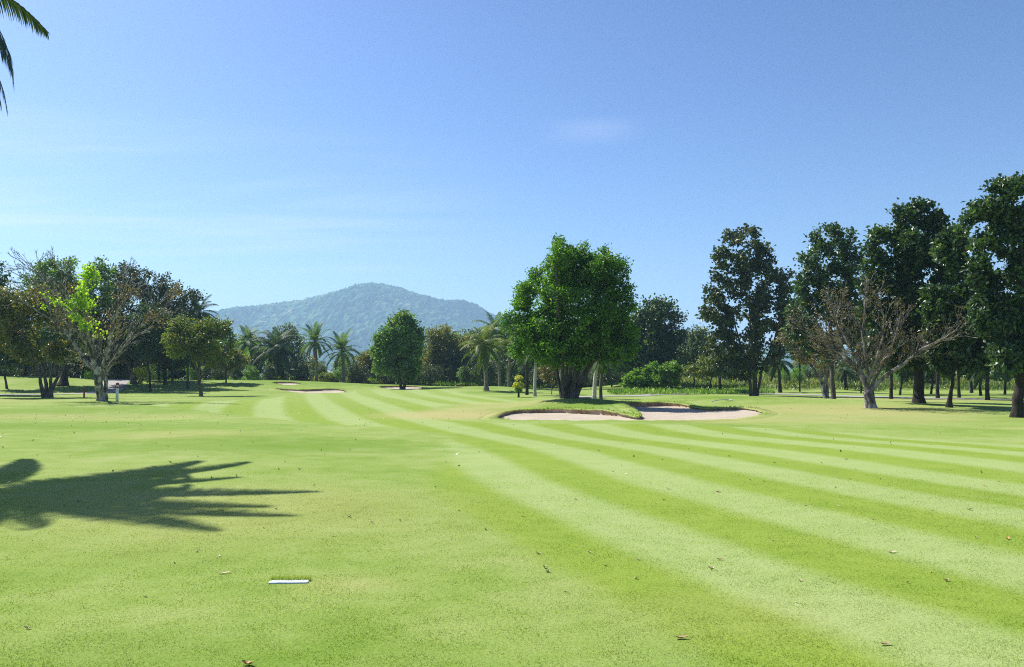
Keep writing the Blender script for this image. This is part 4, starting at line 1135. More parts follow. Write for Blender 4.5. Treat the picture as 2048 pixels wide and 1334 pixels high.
# ------------------------------------------------------------------ left hand trees
def lime_test(N, s, loc):
    m = np.zeros(len(N), bool)
    for (x, y, r) in [(232, 562, 16), (222, 582, 15), (206, 605, 14), (197, 612, 10), (205, 648, 12), (212, 666, 8), (247, 560, 9), (90, 618, 8), (158, 613, 5), (145, 600, 4)]:
        c = loc(x, y); m |= ((N[:, 0] - c[0]) ** 2 + (N[:, 2] - c[2]) ** 2) < (r * s) ** 2
    return m & (N[:, 1] < 0.8) & (np.sin(N[:, 0] * 3.3 + N[:, 2] * 2.1) + np.sin(N[:, 2] * 4.7 - N[:, 0] * 1.9 + N[:, 1] * 2) > -0.35)
make_tree('bare_tree', 'white barked bare tree with one patch of lime green leaves by the white post', 'tree', 203, 56, 801,
    [(130, 520, 34, 20, 40), (185, 512, 26, 20, 30), (150, 540, 50, 34, 50), (110, 570, 44, 36, 50), (190, 530, 40, 26, 40), (225, 590, 50, 50, 50), (160, 600, 60, 44, 50), (120, 625, 44, 28, 40), (270, 600, 50, 34, 50), (310, 625, 44, 28, 44), (340, 600, 26, 22, 30), (250, 650, 44, 28, 40), (90, 600, 30, 34, 40), (205, 660, 22, 22), (165, 660, 28, 22)],
    bare=dict(L1=1.1, every=0.30, up=0.15, start=0.22), natt=36, step=0.24, kill=0.26, nleaf=0, lm=G_RUST, bm=B_PALE, trunk_r=0.31, r0=0.0135, shell=0.0, gap=0.05, stem_r=0.10, seed=51, jit=0.16, up=0.16,
    limbs=[[(203, 801), (203, 740), (190, 680), (178, 620), (168, 585), (182, 560)], [(203, 740), (180, 725), (150, 678), (110, 640), (84, 625)], [(205, 760), (218, 730), (240, 680), (265, 630), (290, 605)], [(209, 801, .2), (217, 745), (262, 690), (310, 650), (345, 615)],
           [(203, 730), (204, 690), (197, 650), (202, 615), (218, 590)], [(178, 620), (152, 600), (128, 582)], [(150, 678), (145, 650), (130, 620)], [(168, 585), (150, 566), (138, 556)], [(265, 630), (262, 600), (268, 575)], [(84, 625), (66, 612)], [(110, 640), (102, 615), (90, 595)], [(310, 650), (330, 640), (350, 632)], [(200, 801, -.2), (201, 755), (205, 715), (222, 680)]],
    extra=[dict(name='lime_foliage', mat=G_LIME, test=lime_test, n=1900, leaf=(0.18, 0.07), spread=0.17),
           dict(name='withered_leaves', mat=G_RUST, test=lambda N, s, loc: (np.sin(N[:, 0] * 1.7) * np.sin(N[:, 2] * 1.3 + 1) > 0.35) & (N[:, 2] < loc(200, 575)[2]), n=1500, leaf=(0.16, 0.06), spread=0.15)], flare=0.3)
make_tree('brown_tree', 'multi stemmed tree with rusty olive leaves left of the bare tree', 'tree', 96, 66, 792,
    [(60, 600, 50, 36), (20, 610, 36, 36), (100, 640, 46, 34), (40, 660, 50, 34), (120, 690, 40, 26), (70, 700, 46, 22), (0, 660, 30, 40), (150, 650, 26, 26)],
    natt=700, step=0.38, kill=0.42, nleaf=13000, leaf=(0.25, 0.10), spread=0.24, lm=G_BROWN, bm=B_GREY, trunk_r=0.33, r0=0.014, gap=0.38, stem_r=0.2, seed=52, clump=0.5,
    limbs=[[(96, 792), (85, 760), (72, 725), (60, 690)], [(99, 792, .2), (95, 750), (98, 700)], [(102, 792), (112, 765), (130, 735), (140, 700)], [(92, 792, -.3), (90, 755), (80, 710)]])
make_tree('green_tree', 'tall green tree on a thick dark trunk behind the multi stemmed one', 'tree', 125, 88, 782,
    [(110, 550, 44, 32), (160, 545, 50, 30), (70, 585, 44, 36), (130, 600, 60, 46), (190, 590, 44, 46), (40, 600, 30, 34), (200, 540, 26, 20), (120, 680, 60, 34)],
    natt=900, step=0.5, kill=0.55, nleaf=17000, leaf=(0.30, 0.12), spread=0.28, lm=G_ROUND, bm=B_DARK, trunk_r=0.55, r0=0.018, gap=0.35, stem_r=0.55, seed=53, clump=0.5)
make_tree('dark_tree', 'broad dark tree with branching grey trunks behind the bare tree and the post', 'tree', 270, 92, 764,
    [(250, 560, 50, 30), (300, 565, 44, 30), (340, 600, 40, 30), (270, 610, 70, 46), (350, 640, 40, 34), (210, 620, 44, 50), (280, 670, 80, 40), (385, 600, 22, 22), (230, 700, 40, 30), (340, 690, 40, 26)],
    natt=1000, step=0.5, kill=0.55, nleaf=20000, leaf=(0.30, 0.12), spread=0.28, lm=G_DARKW, bm=B_GREY, trunk_r=0.5, r0=0.018, gap=0.38, stem_r=0.3, seed=54, clump=0.5,
    limbs=[[(270, 764), (262, 735), (250, 700), (240, 660)], [(275, 764, .4), (285, 735), (295, 700), (320, 660)], [(268, 764, -.4), (272, 720), (270, 660)]])
make_tree('olive_tree', 'low spreading olive green tree on one slim trunk standing alone on the slope', 'tree', 402, 72, 791,
    [(385, 655, 44, 28), (425, 650, 34, 28), (360, 680, 34, 26), (410, 690, 50, 28), (370, 705, 34, 16), (450, 680, 20, 26), (395, 635, 30, 14)],
    natt=520, step=0.36, kill=0.42, nleaf=9500, leaf=(0.23, 0.09), spread=0.22, lm=G_OLIVE, bm=B_GREY, trunk_r=0.2, r0=0.014, gap=0.4, stem_r=0.17, seed=55, clump=0.5,
    limbs=[[(402, 791), (402, 750), (395, 715), (380, 680)], [(402, 755), (425, 735), (455, 715)], [(402, 745), (412, 715), (425, 685)]])
make_tree('dark_tree', 'dark tree at the outer left edge of the grove above the mound', 'tree', -20, 74, 780,
    [(-20, 560, 32, 46), (-5, 640, 34, 60), (10, 700, 44, 36), (-60, 620, 50, 60), (-30, 700, 50, 40)], natt=500, step=0.5, nleaf=9500, leaf=(0.28, 0.11), spread=0.26, lm=G_DARK, bm=B_DARK, trunk_r=0.4, r0=0.018, gap=0.38, seed=56)
make_tree('brown_tree', 'small brownish tree leaning out behind the low olive tree', 'tree', 452, 96, 767,
    [(455, 715, 36, 18), (485, 725, 26, 16), (430, 720, 22, 18)], natt=220, step=0.45, nleaf=3400, leaf=(0.30, 0.12), spread=0.26, lm=G_BROWN, bm=B_GREY, trunk_r=0.2, r0=0.018, gap=0.3, seed=57)
make_palm('palm with one long frond arching out over the low olive tree', 398, 98, 765, 398, 625, 44, 'dark', 22, 0.2, B_DARK, 'palms of the left grove', 58)
make_palm('dark palm between the broad dark tree and the low olive tree', 330, 92, 765, 332, 690, 44, 'dark', 22, 0.2, B_DARK, 'palms of the left grove', 59)
make_palm('slim palm behind the trunk of the low olive tree', 376, 88, 770, 372, 700, 40, 'dark', 20, 0.15, B_GREY, 'palms of the left grove', 60)
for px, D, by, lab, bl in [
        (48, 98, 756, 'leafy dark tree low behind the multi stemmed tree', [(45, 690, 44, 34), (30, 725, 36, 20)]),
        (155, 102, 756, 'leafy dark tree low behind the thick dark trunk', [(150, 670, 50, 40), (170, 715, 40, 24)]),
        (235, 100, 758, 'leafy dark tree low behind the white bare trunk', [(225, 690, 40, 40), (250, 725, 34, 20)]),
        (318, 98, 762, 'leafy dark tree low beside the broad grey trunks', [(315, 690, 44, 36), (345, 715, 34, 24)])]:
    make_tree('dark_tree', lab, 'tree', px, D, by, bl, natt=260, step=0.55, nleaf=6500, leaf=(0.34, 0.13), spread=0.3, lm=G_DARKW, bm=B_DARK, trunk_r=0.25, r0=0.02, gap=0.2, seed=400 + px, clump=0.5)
# slender trunks inside the left grove
for px, D, by, lab in [(15, 84, 752, 'dark trunked tree on the crest of the left mound'), (165, 100, 752, 'thin black trunked tree seen through the gap beside the path'), (302, 84, 764, 'straight black trunked tree near the yellow shrub'), (345, 96, 762, 'thin tree between the grove and the open slope')]:
    make_tree('dark_tree', lab, 'tree', px, D, by, [(px, 640, 34, 34), (px - 15, 680, 30, 30), (px + 18, 670, 26, 34)], natt=220, step=0.55, nleaf=4200, leaf=(0.32, 0.13), spread=0.3, lm=G_DARK, bm=B_DARK, trunk_r=0.24, r0=0.02, gap=0.3, seed=70 + px, group='slender trees of the left grove')

# ------------------------------------------------------------------ bushes
def make_bush(name, label, px, D, blobs, nleaf, leaf, lm, seed, cat='bush', natt=180, step=0.35, spread=0.22, group=None, gap=0.2, base_py=None, droop=0.1):
    by = base_py if base_py else HOR - (gz(at(px, 760, D)[0], D) - CAM_H) * FPX / D
    return make_tree(name, label, cat, px, D, by, blobs, natt=natt, step=step, kill=step * 1.1, nleaf=nleaf, leaf=leaf, spread=spread, lm=lm, bm=B_GREY, trunk_r=0.09, r0=0.012, gap=gap, seed=seed, group=group,
                     limbs=[[(px, by), (px - 4, by - 5)], [(px, by), (px + 5, by - 5)]], droop=droop, leaf_thr=3)
make_bush('shrub', 'large bright green broad leaved shrub right of the big tree', 1305, 84, [(1280, 760, 30, 20), (1310, 750, 34, 22), (1330, 765, 26, 18), (1265, 768, 18, 12), (1345, 740, 20, 14)], 6500, (0.36, 0.10), G_BUSH, 81, step=0.28, natt=420, spread=0.16)
make_bush('shrub', 'bright yellow flowering shrub under the broad dark tree', 288, 84, [(285, 744, 16, 9), (296, 750, 10, 7)], 1200, (0.2, 0.08), G_YELL, 82, step=0.2, spread=0.12)
make_bush('shrub', 'yellow green shrub beside the small date palm', 660, 112, [(660, 757, 22, 8), (675, 760, 14, 6)], 1200, (0.26, 0.1), G_SCRUB, 83)
make_bush('shrub', 'orange brown bush mass behind the round tree', 735, 118, [(735, 730, 30, 24), (760, 745, 30, 18), (715, 745, 20, 16)], 4200, (0.32, 0.12), G_BROWN, 84, natt=260, step=.5, spread=.3)
make_bush('shrub', 'dark low bush under the crown of the round tree', 775, 112, [(770, 752, 34, 12), (800, 752, 26, 12), (830, 750, 24, 12)], 3600, (0.3, 0.11), G_DARKW, 85, natt=260, step=.45)
make_bush('shrub', 'rounded light olive bush at the foot of the orange bushes', 705, 114, [(705, 756, 20, 8)], 900, (0.26, 0.1), G_SCRUB, 86)
# croton by the big tree: three clipped tiers on a stem
def croton():
    D = 66; x, _, _ = at(1037, 793, D); root = thing('croton', (x, D, gz(x, D)), 'little yellow green shrub clipped in tiers on a dark stem', 'shrub')
    z0 = gz(x, D); rng = np.random.default_rng(4)
    pts = np.array([[0, 0, -.05], [.02, 0, .4], [-.03, 0.02, .9], [.02, 0, 1.5]]); V, F = tube(pts, [.10, .08, .05, .03], 7); A = Acc(); A.add(V, F); link('stem', A.mesh('stem'), root, B_DARK)
    for (h, r, n, m) in [(1.62, .20, 260, G_YELL), (1.02, .36, 620, G_YELL), (0.62, .24, 260, G_BUSH)]:
        u = rng.normal(0, 1, (60, 3)); u /= np.linalg.norm(u, axis=1, keepdims=True)
        link('foliage', leaf_mesh('foliage', u * r * [1, 1, .5] + [0, 0, h], u, n, .13, .05, .05, rng), root, m)
croton()

# ------------------------------------------------------------------ wood behind the course: copies of a few trees
PROTO = []
def proto(lm, blobs, seed, nleaf, leaf, bm=B_DARK, h=10.0, gap=0.32):
    """a tree of about h metres standing at the origin of its own space"""
    rng = np.random.default_rng(seed)
    att = sample_blobs(blobs, 260, rng, gap, 0.35, 0.4)
    init = np.array([[0, 0, -0.3], [0, 0, 0.8], [0.1, 0, 1.6], [0.05, 0.1, 2.4]]); par = np.array([-1, 0, 1, 2])
    N, P = grow(init, par, att, 0.7, 0.8, rng=rng)
    r, ch = radii(P, 0.03, 0.28)
    cen = np.mean(np.array(blobs)[:, :3], axis=0)
    out = N - cen; out /= np.linalg.norm(out, axis=1, keepdims=True) + 1e-9
    m = (r < 0.09) & (N[:, 2] > 1.2)
    wm = wood_mesh('trunk', N, r, ch, 6, 0.04); wm.materials.append(bm)
    cm = leaf_mesh('crown', N[m], out[m], nleaf, leaf[0], leaf[1], 0.42, rng, 0.15, 0.5); cm.materials.append(lm)
    PROTO.append((wm, cm))
b1 = [(0, 0, 7, 3.2, 3, 2.4), (-2, 0, 5.5, 2.4, 2.4, 2), (2.2, .5, 5.8, 2.2, 2.2, 2.2), (0, 0, 4, 3.4, 3, 1.6)]
b2 = [(0, 0, 8, 2.4, 2.2, 2.4), (0.5, 0, 5.5, 2.8, 2.6, 2.6), (-1.8, 0, 5, 2, 2, 2), (0, 0, 3.4, 2.6, 2.4, 1.4)]
b3 = [(0, 0, 5, 4, 3.4, 2.4), (-3, 0, 4, 2.4, 2.4, 1.8), (3, 0, 4.4, 2.6, 2.4, 2), (0, 0, 2.8, 4, 3, 1.4)]
G_MID = leaf_mat('leaf_mid', [(0, (0.030, 0.075, 0.014)), (0.5, (0.070, 0.150, 0.024)), (0.85, (0.12, 0.21, 0.036)), (1, (0.18, 0.25, 0.05))], 0.3, gain=2.0)
proto(G_MID, b1, 101, 3600, (0.42, 0.17)); proto(G_ROUND, b2, 102, 3600, (0.40, 0.16)); proto(G_DARKW, b3, 103, 3600, (0.42, 0.17))
proto(G_OLIVE, b1, 104, 3200, (0.40, 0.16)); proto(G_BROWN, b3, 105, 3000, (0.36, 0.14), B_GREY); proto(G_DARK, b2, 106, 3800, (0.44, 0.17))
PLAB = ['mid green broad tree', 'upright fresh green tree', 'low wide dark olive tree', 'olive yellow tree', 'rusty brown wide tree', 'blackish green upright tree']
WOOD = []
def put(i, x, y, s, rz, sink=0.0, row='front'):
    root = thing('broadleaf_tree', (x, y, gz(x, y) - sink), None, 'tree', 'trees of the wood behind the course', rz, s)
    link('trunk', PROTO[i][0], root); link('crown', PROTO[i][1], root)
    WOOD.append((i, x / y * FPX + 1024, y, row, root))
def label_wood():
    zones = [(60, 'the multi stemmed tree'), (200, 'the bare white tree'), (330, 'the broad dark tree'), (450, 'the low olive tree'), (590, 'the drooping palms'), (730, 'the date palms'), (850, 'the round tree'), (940, 'the brownish tree'),
             (1040, 'the coconut palms'), (1240, 'the big bright tree'), (1380, 'the very dark tree'), (1560, 'the tall open tree'), (1700, 'the leaning bare tree'), (1800, 'the scaly bare tree'), (1900, 'the tallest dark tree'), (9999, 'the nearest tall tree')]
    words = ['leftmost', 'second', 'third', 'fourth', 'fifth', 'sixth', 'seventh', 'eighth', 'ninth', 'tenth']
    g_ = {}
    for i, px, y, row, o in WOOD:
        z = next(n for m, n in zones if px < m)
        g_.setdefault((i, z, row), []).append((px, o))
    for (i, z, row), L in g_.items():
        L.sort(key=lambda q: q[0])
        for k, (px, o) in enumerate(L):
            o['label'] = '%s%s, %s wood row behind %s' % ('' if len(L) == 1 else words[min(k, 9)] + ' ', PLAB[i], row, z)
rr_ = random.Random(12)
def belt(px0, px1, step_px, D0, D1, top_fn, kinds, row):
    px = px0
    while px < px1:
        D = rr_.uniform(D0, D1); x = at(px, 755, D)[0]
        z = gz(x, D); top = at(px, top_fn(px) + rr_.uniform(-7, 12), D)[2]
        k = rr_.choice(kinds(px)); hh = {0: 9.2, 1: 10.2, 2: 7.2, 3: 9.2, 4: 7.2, 5: 10.2}[k]
        s = max(0.25, (top - z) / hh)
        put(k, x, D, s, rr_.uniform(0, 6.28), 0.15 * s, row)
        px += step_px * rr_.uniform(0.75, 1.25)
def top_line(px):
    return float(np.interp(px, [-200, 0, 200, 420, 470, 520, 590, 640, 700, 760, 850, 920, 1000, 1080, 1200, 1300, 1380, 1450, 1560, 1640, 1720, 1800, 1950, 2200],
                               [640, 640, 640, 660, 690, 668, 690, 715, 712, 700, 668, 664, 660, 650, 640, 640, 668, 690, 712, 706, 716, 700, 690, 680]))
def kinds(px):
    if px < 430: return [5, 2, 0, 2]
    if px < 600: return [1, 1, 0, 5]
    if px < 760: return [3, 4, 3, 0]
    if px < 960: return [3, 4, 2, 0]
    if px < 1380: return [5, 2, 5, 0]
    if px < 1500: return [0, 2, 1]
    return [0, 0, 1, 3]
belt(-170, 2250, 46, 128, 146, top_line, kinds, 'rear')
belt(-170, 2250, 40, 116, 126, lambda p: top_line(p) + (28 if p < 1400 else 34), kinds, 'middle')
belt(440, 1420, 34, 108, 115, lambda p: 735, lambda p: [2, 5, 0, 4] if 640 < p < 800 else [2, 5, 0, 2], 'front')
belt(930, 1260, 24, 98, 108, lambda p: 728, lambda p: [5, 2, 5], 'nearest')
belt(-170, 440, 34, 108, 122, lambda p: 715, lambda p: [2, 5, 0, 1], 'front')
belt(1545, 2160, 27, 97, 110, lambda p: 742 - 12 * math.sin(p / 37), lambda p: [0, 1, 3, 0, 2], 'shrubby')
label_wood()
# the tree seen between the palms left of the date palms
make_tree('green_tree', 'fine leaved blue green tree rising behind the drooping dark palm', 'tree', 568, 124, 764,
    [(575, 675, 30, 24), (555, 700, 30, 26), (590, 705, 22, 30), (570, 735, 36, 20)], natt=320, step=0.6, nleaf=6000, leaf=(0.32, 0.12), spread=0.34, lm=G_GREY, bm=B_GREY, trunk_r=0.25, r0=0.02, gap=0.35, seed=91)

# ------------------------------------------------------------------ scrub: uncountable undergrowth and tall grass
def scrub(name, label, cat, n, xr, yr, h, lm, seed, w=0.05, dens=None, taper=True):
    rng = np.random.default_rng(seed)
    X = rng.uniform(*xr, n); Y = rng.uniform(*yr, n)
    nz = np.sin(X * 0.21 + np.sin(Y * 0.4)) * np.sin(Y * 0.33 + 1.7 + np.sin(X * 0.13)) + 0.5 * np.sin(X * 0.83) * np.sin(Y * 1.1 + X * .3)
    if dens is not None: k = dens(X, Y, nz, rng); X, Y, nz = X[k], Y[k], nz[k]
    n = len(X)
    z = ground_z(X, Y)
    H = h * (0.65 + 0.45 * nz) * rng.uniform(0.6, 1.2, n); H = np.clip(H, 0.12 * h, 2.2 * h)
    z0 = z + H * rng.uniform(0, 0.75, n)
    d = rng.normal(0, 0.5, (n, 3)); d[:, 2] = np.abs(d[:, 2]) + 0.55; d /= np.linalg.norm(d, axis=1, keepdims=True)
    l = rng.uniform(0.25, 0.55, n)[:, None] * (0.5 + h * 0.5)
    a = rng.uniform(0, 6.28, n); s = np.column_stack([np.cos(a), np.sin(a), 0 * a]) * w * rng.uniform(.6, 1.3, n)[:, None]
    b = np.column_stack([X, Y, z0])
    V = np.stack([b, b + d * l * .5 + s, b + d * l, b + d * l * .5 - s], 1).reshape(-1, 3)
    q = np.arange(n)[:, None] * 4
    F = np.concatenate([q + [0, 1, 2], q + [0, 2, 3]])
    t = np.clip(0.45 + 0.3 * nz + rng.normal(0, .22, n), 0, 1)
    o = link(name, mesh_np(name, V, F, False, {'tint': np.repeat(t, 4)}), None, lm)
    return tag(o, label, cat, None, 'stuff')
scrub('tall_grass', 'light green tangle of tall grass and weeds beyond the dark grove', 'tall grass', 60000, (20, 92), (88, 116), 1.05, G_SCRUB, 201, 0.07, lambda X, Y, nz, r: (Y > 92 + 3 * nz) & (X > 17 + (Y - 88) * .25))
scrub('weeds', 'bright green weeds at the foot of the broad leaved shrub', 'weeds', 14000, (9.5, 26), (72, 88), 0.5, G_BUSH, 202, 0.05, lambda X, Y, nz, r: (np.abs(Y - 80 - .15 * (X - 17)) < 3.2 + nz * 1.5))
scrub('undergrowth', 'shadowed undergrowth below the trees behind the course', 'undergrowth', 80000, (-90, 62), (112, 124), 1.5, G_BUSH, 203, 0.10, lambda X, Y, nz, r: (Y > 113 + 2 * nz))
scrub('undergrowth', 'light scrub along the back of the far green', 'undergrowth', 16000, (-42, -4), (112, 117), 0.8, G_SCRUB, 204, 0.08, lambda X, Y, nz, r: nz > -.3)
def plumes():
    rng = np.random.default_rng(9); A = Acc()
    c = at(1955, 768, 100)
    for i in range(46):
        x = c[0] + rng.normal(0, 1.6); y = 100 + rng.uniform(-1, 1); z = gz(x, y) + rng.uniform(1.0, 1.9)
        for k in range(14):
            d = rng.normal(0, .35, 3); d[2] = abs(d[2]) + .4; b = np.array([x, y, z]) + rng.normal(0, .1, 3); s = np.array([.05, 0, 0])
            A.add(np.array([b - s, b + s, b + d * .7]), np.array([[0, 1, 2]]), float(rng.uniform(0, 1)))
        st = np.array([[x, y, z - 1.8], [x + .05, y, z]]); V, F = tube(st, [.02, .01], 3); A.add(V, F, 0.)
    tag(link('plume_grass', A.mesh('plume_grass', False), None, G_PLUME), 'whitish feathery grass plumes in the scrub beyond the palms', 'plume grass', None, 'stuff')
plumes()

# ------------------------------------------------------------------ small made things
M_WHITE = flat_mat('white_paint', (0.78, 0.78, 0.76), 0.5, 0.4, 0.05); M_RED = flat_mat('red_paint', (0.40, 0.045, 0.035), 0.5, 0.4, 0.2)
M_PLATE = flat_mat('plate_paint', (0.50, 0.58, 0.64), 0.6, 0.3, 0.18); M_BLUE = flat_mat('blue_handle', (0.20, 0.36, 0.50), 0.5, 0.4, 0.1); M_GREYP = flat_mat('grey_plastic', (0.36, 0.40, 0.42), 0.5, 0.4, 0.1)
def lathe(prof, k=16):
    A = []
    a = np.arange(k) * 2 * math.pi / k
    for r, z in prof: A.append(np.column_stack([r * np.cos(a), r * np.sin(a), np.full(k, z)]))
    V = np.concatenate(A); n = len(prof)
    i = np.arange(n - 1)[:, None] * k; j = np.arange(k)[None]; j2 = (j + 1) % k
    return V, np.stack([i + j, i + j2, i + k + j2, i + k + j], -1).reshape(-1, 4)
def lobj(name, prof, root, mat, k=16):
    V, F = lathe(prof, k); return link(name, mesh_np(name, V, F), root, mat)
def post():
    x, y = hit(234, 803.5); s = y / FPX
    root = thing('marker_post', (x, y, gz(x, y)), 'white marker post with a red banded top beside the bare tree', 'post')
    h = 38 * s; r = 2.7 * s
    lobj('shaft', [(0, -0.05), (r, -0.05), (r, 0.70 * h), (r * .96, 0.71 * h), (0, 0.71 * h)], root, M_WHITE)
    lobj('red_band', [(r, 0.71 * h), (r * 1.06, 0.715 * h), (r * 1.06, 0.80 * h), (r, 0.805 * h)], root, M_RED)
    lobj('white_band', [(r * .98, 0.805 * h), (r * .98, 0.87 * h)], root, M_WHITE)
    lobj('red_cap', [(r * 1.1, 0.87 * h), (r * 1.15, 0.875 * h), (r * 1.15, 0.96 * h), (r * .8, 1.0 * h), (0, 1.01 * h)], root, M_RED)
    x, y = hit(168, 795.5); s = y / FPX; h = 15 * s; r = 1.7 * s
    root = thing('stake', (x, y, gz(x, y)), 'short red stake standing in the turf left of the bare tree', 'stake')
    lobj('shaft', [(r, -0.05), (r, 0.75 * h), (r * .7, 0.76 * h), (r * .7, 0.84 * h)], root, M_RED)
    lobj('cap', [(r * 1.2, 0.84 * h), (r * 1.25, 0.97 * h), (r * .6, 1.03 * h), (0, 1.04 * h)], root, M_RED)
post()
def plate():
    x, y = hit(578, 1166.5); w = 77 / FPX * y; d = 0.085; h = 0.008
    k = 20; a = np.arange(k) * 2 * math.pi / k
    ca, sa = np.cos(a), np.sin(a)
    ex = np.sign(ca) * np.abs(ca) ** 0.25 * w / 2; ey = np.sign(sa) * np.abs(sa) ** 0.25 * d / 2
    V = []; F = []
    for (f, z) in ((1.0, -0.03), (1.0, h * .7), (0.985, h), (0.93, h + .002)):
        V.append(np.column_stack([ex * f, ey * f, np.full(k, z)]))
    V = np.concatenate(V + [np.array([[0, 0, h + .002]])])
    j = np.arange(k); j2 = (j + 1) % k
    Q = np.concatenate([np.stack([j + i * k, j2 + i * k, j2 + (i + 1) * k, j + (i + 1) * k], -1) for i in range(3)])
    T = np.stack([j + 3 * k, j2 + 3 * k, np.full(k, 4 * k)], -1)
    root = thing('distance_plate', (x, y, natz(x, y) + 0.002), 'small pale blue white distance plate set in the near turf', 'plate', None, R(2))
    link('plate', mesh_np('plate', V, [Q, T], False), root, M_PLATE)
    # grass grown over its far edge
    rng = np.random.default_rng(2); n = 900
    bx = rng.uniform(-w * .52, w * .52, n); by = rng.normal(0.058, 0.014, n); hh = rng.uniform(.018, .05, n)
    b = np.column_stack([bx, by, np.full(n, -.02)]); tip = b + np.column_stack([rng.normal(0, .012, n), rng.normal(-.008, .012, n), hh + .02]); s = np.column_stack([np.full(n, .003), 0 * bx, 0 * bx])
    g_ = link('grass_tuft', mesh_np('grass_tuft', np.stack([b - s, b + s, tip], 1).reshape(-1, 3), np.arange(3 * n).reshape(-1, 3), False, {'tint': np.repeat(rng.uniform(0, .8, n), 3)}), root, M_BLADE); g_['kind'] = 'stuff'
plate()
def rake(px0, py0, px1, py1, mat, label, hz):
    x0, y0 = hit(px0, py0); x1, y1 = hit(px1, py1)
    root = thing('bunker_rake', (x0, y0, gz(x0, y0)), label, 'rake')
    L = math.hypot(x1 - x0, y1 - y0); root.rotation_euler = (0, 0, math.atan2(y1 - y0, x1 - x0))
    dz = gz(x1, y1) - gz(x0, y0)
    t = np.linspace(0, 1, 8); P = np.column_stack([t * L, 0 * t, t * dz + hz + .05 * np.sin(t * 3)])
    V, F = tube(P, [0.022] * 8, 8); A = Acc(); A.add(V, F); link('handle', A.mesh('handle'), root, mat)
    A = Acc(); V, F = tube([[L, -.3, dz + hz], [L, .3, dz + hz]], [.03, .03], 6); A.add(V, F); link('head', A.mesh('head'), root, M_GREYP)
    for i in range(9):
        y = -.28 + .07 * i; V, F = tube([[L, y, dz + hz], [L, y, dz + hz - .09]], [.008, .004], 4); A = Acc(); A.add(V, F); link('tine', A.mesh('tine'), root, M_GREYP)
rake(1424, 806.5, 1458, 803.5, M_GREYP, 'grey bunker rake lying on the grass bank behind the bunker', .10)
rake(1322, 809, 1345, 807.5, M_BLUE, 'pale blue handled rake lying on the sand at the back of the bunker', .12)

# ------------------------------------------------------------------ fallen leaves
M_FALL = [flat_mat('dry_leaf', (0.36, 0.25, 0.14), 0.7, 0.2, 0.35), flat_mat('dry_leaf_pale', (0.52, 0.44, 0.28), 0.7, 0.2, 0.25), flat_mat('dry_leaf_dark', (0.05, 0.035, 0.025), 0.7, 0.2, 0.3), flat_mat('dry_leaf_orange', (0.46, 0.29, 0.12), 0.7, 0.2, 0.3)]
def curled_leaf(L, W, curl, seed):
    rng = np.random.default_rng(seed); V = []; n = 7
    for i in range(n):
        t = i / (n - 1); w = W * math.sin(math.pi * (0.06 + 0.9 * t)) ** 0.8
        x = (t - .5) * L; zc = curl * L * (t - .5) ** 2 * 1.6 + rng.normal(0, .01 * L)
        for sgn in (-1, 0, 1): V.append((x + rng.normal(0, .02 * L), sgn * w * (1 - .25 * curl) + .1 * W * math.sin(t * 5), zc + abs(sgn) * w * curl * 1.1 * rng.uniform(.6, 1.3)))
    F = [];
    for i in range(n - 1):
        for j in range(2): a = i * 3 + j; F += [(a, a + 1, a + 4, a + 3)]
    return V, F
LEAFK = []
for k in range(8):
    V, F = curled_leaf(1, (.2, .26, .16, .3)[k % 4], (.5, .9, .35, .7)[k % 4], k); me = mesh_np('fallen_leaf', V, np.array(F)); me.materials.append(M_FALL[(0, 1, 0, 3, 2, 3, 1, 0)[k]]); LEAFK.append(me)
SPOTS = [(1362, 1280, 27, 0, 'crumpled brown leaf nearest to the bottom edge on the dark stripe'), (1770, 1293, 24, 0, 'long curled brown leaf low down on the right side stripes'), (495, 1332, 24, 3, 'orange leaf cut by the bottom edge of the turf'),
         (55, 1262, 13, 1, 'pale leaf lying alone in the near left corner'), (1424, 1140, 14, 1, 'pair leaf pale and curled in the middle of the light stripe'), (1440, 1122, 16, 0, 'flat brown leaf just beyond the pale curled one'),
         (448, 1150, 25, 6, 'thin pale twig like leaf left of the distance plate'), (291, 1198, 9, 4, 'small black seed pod left of the distance plate'), (795, 1138, 7, 4, 'tiny black seed pod right of the distance plate'), (1131, 1188, 8, 4, 'tiny black pod on the light edge of the turf')]
for px, py, wpx, k, lab in SPOTS:
    x, y = hit(px, py); s = wpx / FPX * y
    o = link('fallen_leaf', LEAFK[k], None, None, (x, y, natz(x, y) + .003 + s * .02)); o.scale = (s, s, s); o.rotation_euler = (0, 0, R(px * 7 % 50 - 25)); tag(o, lab, 'leaf', 'dry leaves on the near turf')
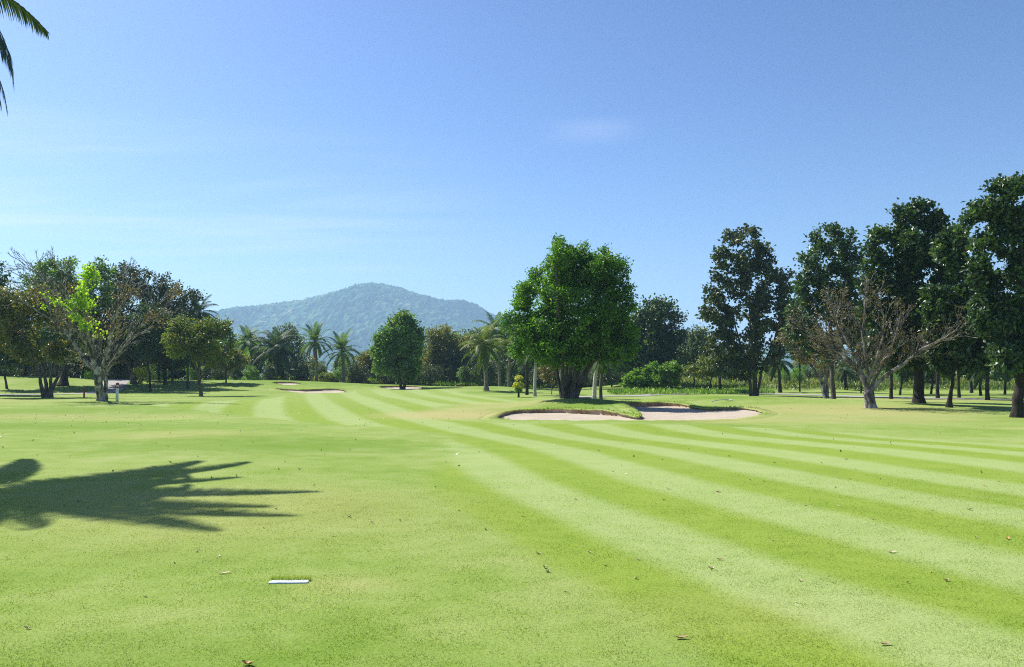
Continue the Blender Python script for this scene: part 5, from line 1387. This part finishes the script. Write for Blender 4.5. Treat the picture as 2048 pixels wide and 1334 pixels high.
MINI = [(1045, 1034), (375 // 2 + 1024, 1132), (145 // 2 + 1024, 1145), (1075, 1112), (1276, 1121), (1270, 1159), (1601, 1165), (1592, 1205), (1665, 1168), (1546, 1083), (1609, 1014), (1786, 1108), (1785, 1109), (1815, 1167), (1862, 1145), (1893, 1166), (1952, 1075), (2015, 1082), (2036, 1010), (1940, 1022), (1866, 1022),
        (1675, 1012), (1789, 965), (1760, 960), (1700, 960), (1670, 974), (1745, 1038), (1547, 926), (1575, 925), (1530, 962), (1322, 920), (1335, 980), (1298, 966), (1228, 945), (1225, 945), (1327, 1002), (1436, 986), (1501, 960), (1998, 965), (1972, 973), (1860, 890), (1785, 888), (1706, 897), (1885, 905), (1940, 908),
        (1642, 925), (1690, 920), (1199, 901), (1257, 869), (1376, 897), (1412, 904), (917, 1025), (852, 1050), (800, 1045), (745, 1048), (665, 1075), (700, 1035), (690, 1030), (562, 1032), (530, 1057), (440, 1024), (412, 1030), (400, 1026), (460, 1028), (550, 1018), (820, 915), (890, 925), (915, 1028), (960, 895), (770, 892),
        (622, 861), (604, 862), (560, 942), (597, 940), (628, 971), (634, 984), (272, 887), (284, 862), (340, 862), (441, 893), (396, 915), (466, 917), (735, 990), (680, 1010), (1150, 1000), (1000, 976), (1013, 977), (305, 985), (160, 1005), (130, 1012), (62, 1015), (190, 960), (397, 1105), (438, 1114), (348, 1127), (1180, 1110), (970, 1060), (1090, 1140), (1095, 1145)]
rl = random.Random(5)
lo = None
for px, py in MINI:
    px += rl.uniform(-3, 3); py += rl.uniform(-2, 2)
    x, y = hit(px, py); s = rl.uniform(.035, .07) * (1 if y < 14 else 1.1)
    o = bpy.data.objects.new('fallen_leaf', LEAFK[rl.choice((0, 1, 1, 6, 3, 6, 7, 4, 2))]); COL.objects.link(o)
    o.location = (x, y, natz(x, y) + .003 + s * .02); o.scale = (s, s, s); o.rotation_euler = (rl.uniform(-.2, .2), rl.uniform(-.2, .2), rl.uniform(0, 6.28))
    tag(o, 'small dry leaf among many scattered over the mown turf', 'leaf', 'small dry leaves scattered over the turf')
def litter():
    rng = np.random.default_rng(31); A = []
    n = 600
    X = np.concatenate([rng.normal(-17, 7, n // 3), rng.uniform(-14, 16, n // 3), rng.normal(14, 5, n // 3)]); Y = np.concatenate([rng.normal(33, 6, n // 3), rng.uniform(12, 45, n // 3), rng.normal(47, 4, n // 3)])
    k = (Y > 12); X, Y = X[k], Y[k]
    k = poly_sdf(BUNKERS['main']['C'], X, Y) > 1; X, Y = X[k], Y[k]; n = len(X)
    a = rng.uniform(0, 6.28, n); s = rng.uniform(.012, .035, n)
    dx = np.column_stack([np.cos(a) * s, np.sin(a) * s, rng.uniform(0, .03, n)]); dy = np.column_stack([-np.sin(a) * s * .5, np.cos(a) * s * .5, rng.uniform(0, .02, n)])
    c = np.column_stack([X, Y, natural(X, Y) + .02])
    V = np.stack([c - dx, c + dy, c + dx, c - dy], 1).reshape(-1, 3)
    m = leaf_mat('leaf_litter', [(0, (0.20, 0.14, 0.06)), (0.6, (0.34, 0.30, 0.10)), (1, (0.42, 0.38, 0.16))], 0.0, gain=1.0)
    q = np.arange(n)[:, None] * 4
    tag(link('leaf_litter', mesh_np('leaf_litter', V, np.concatenate([q + [0, 1, 2], q + [0, 2, 3]]), False, {'tint': np.repeat(rng.uniform(0, 1, n), 4)}), None, m), 'specks of yellow leaf litter strewn over the turf', 'leaf litter', None, 'stuff')
litter()
print('OBJECTS BUILT', len(bpy.data.objects), sum(len(m.polygons) for m in bpy.data.meshes))
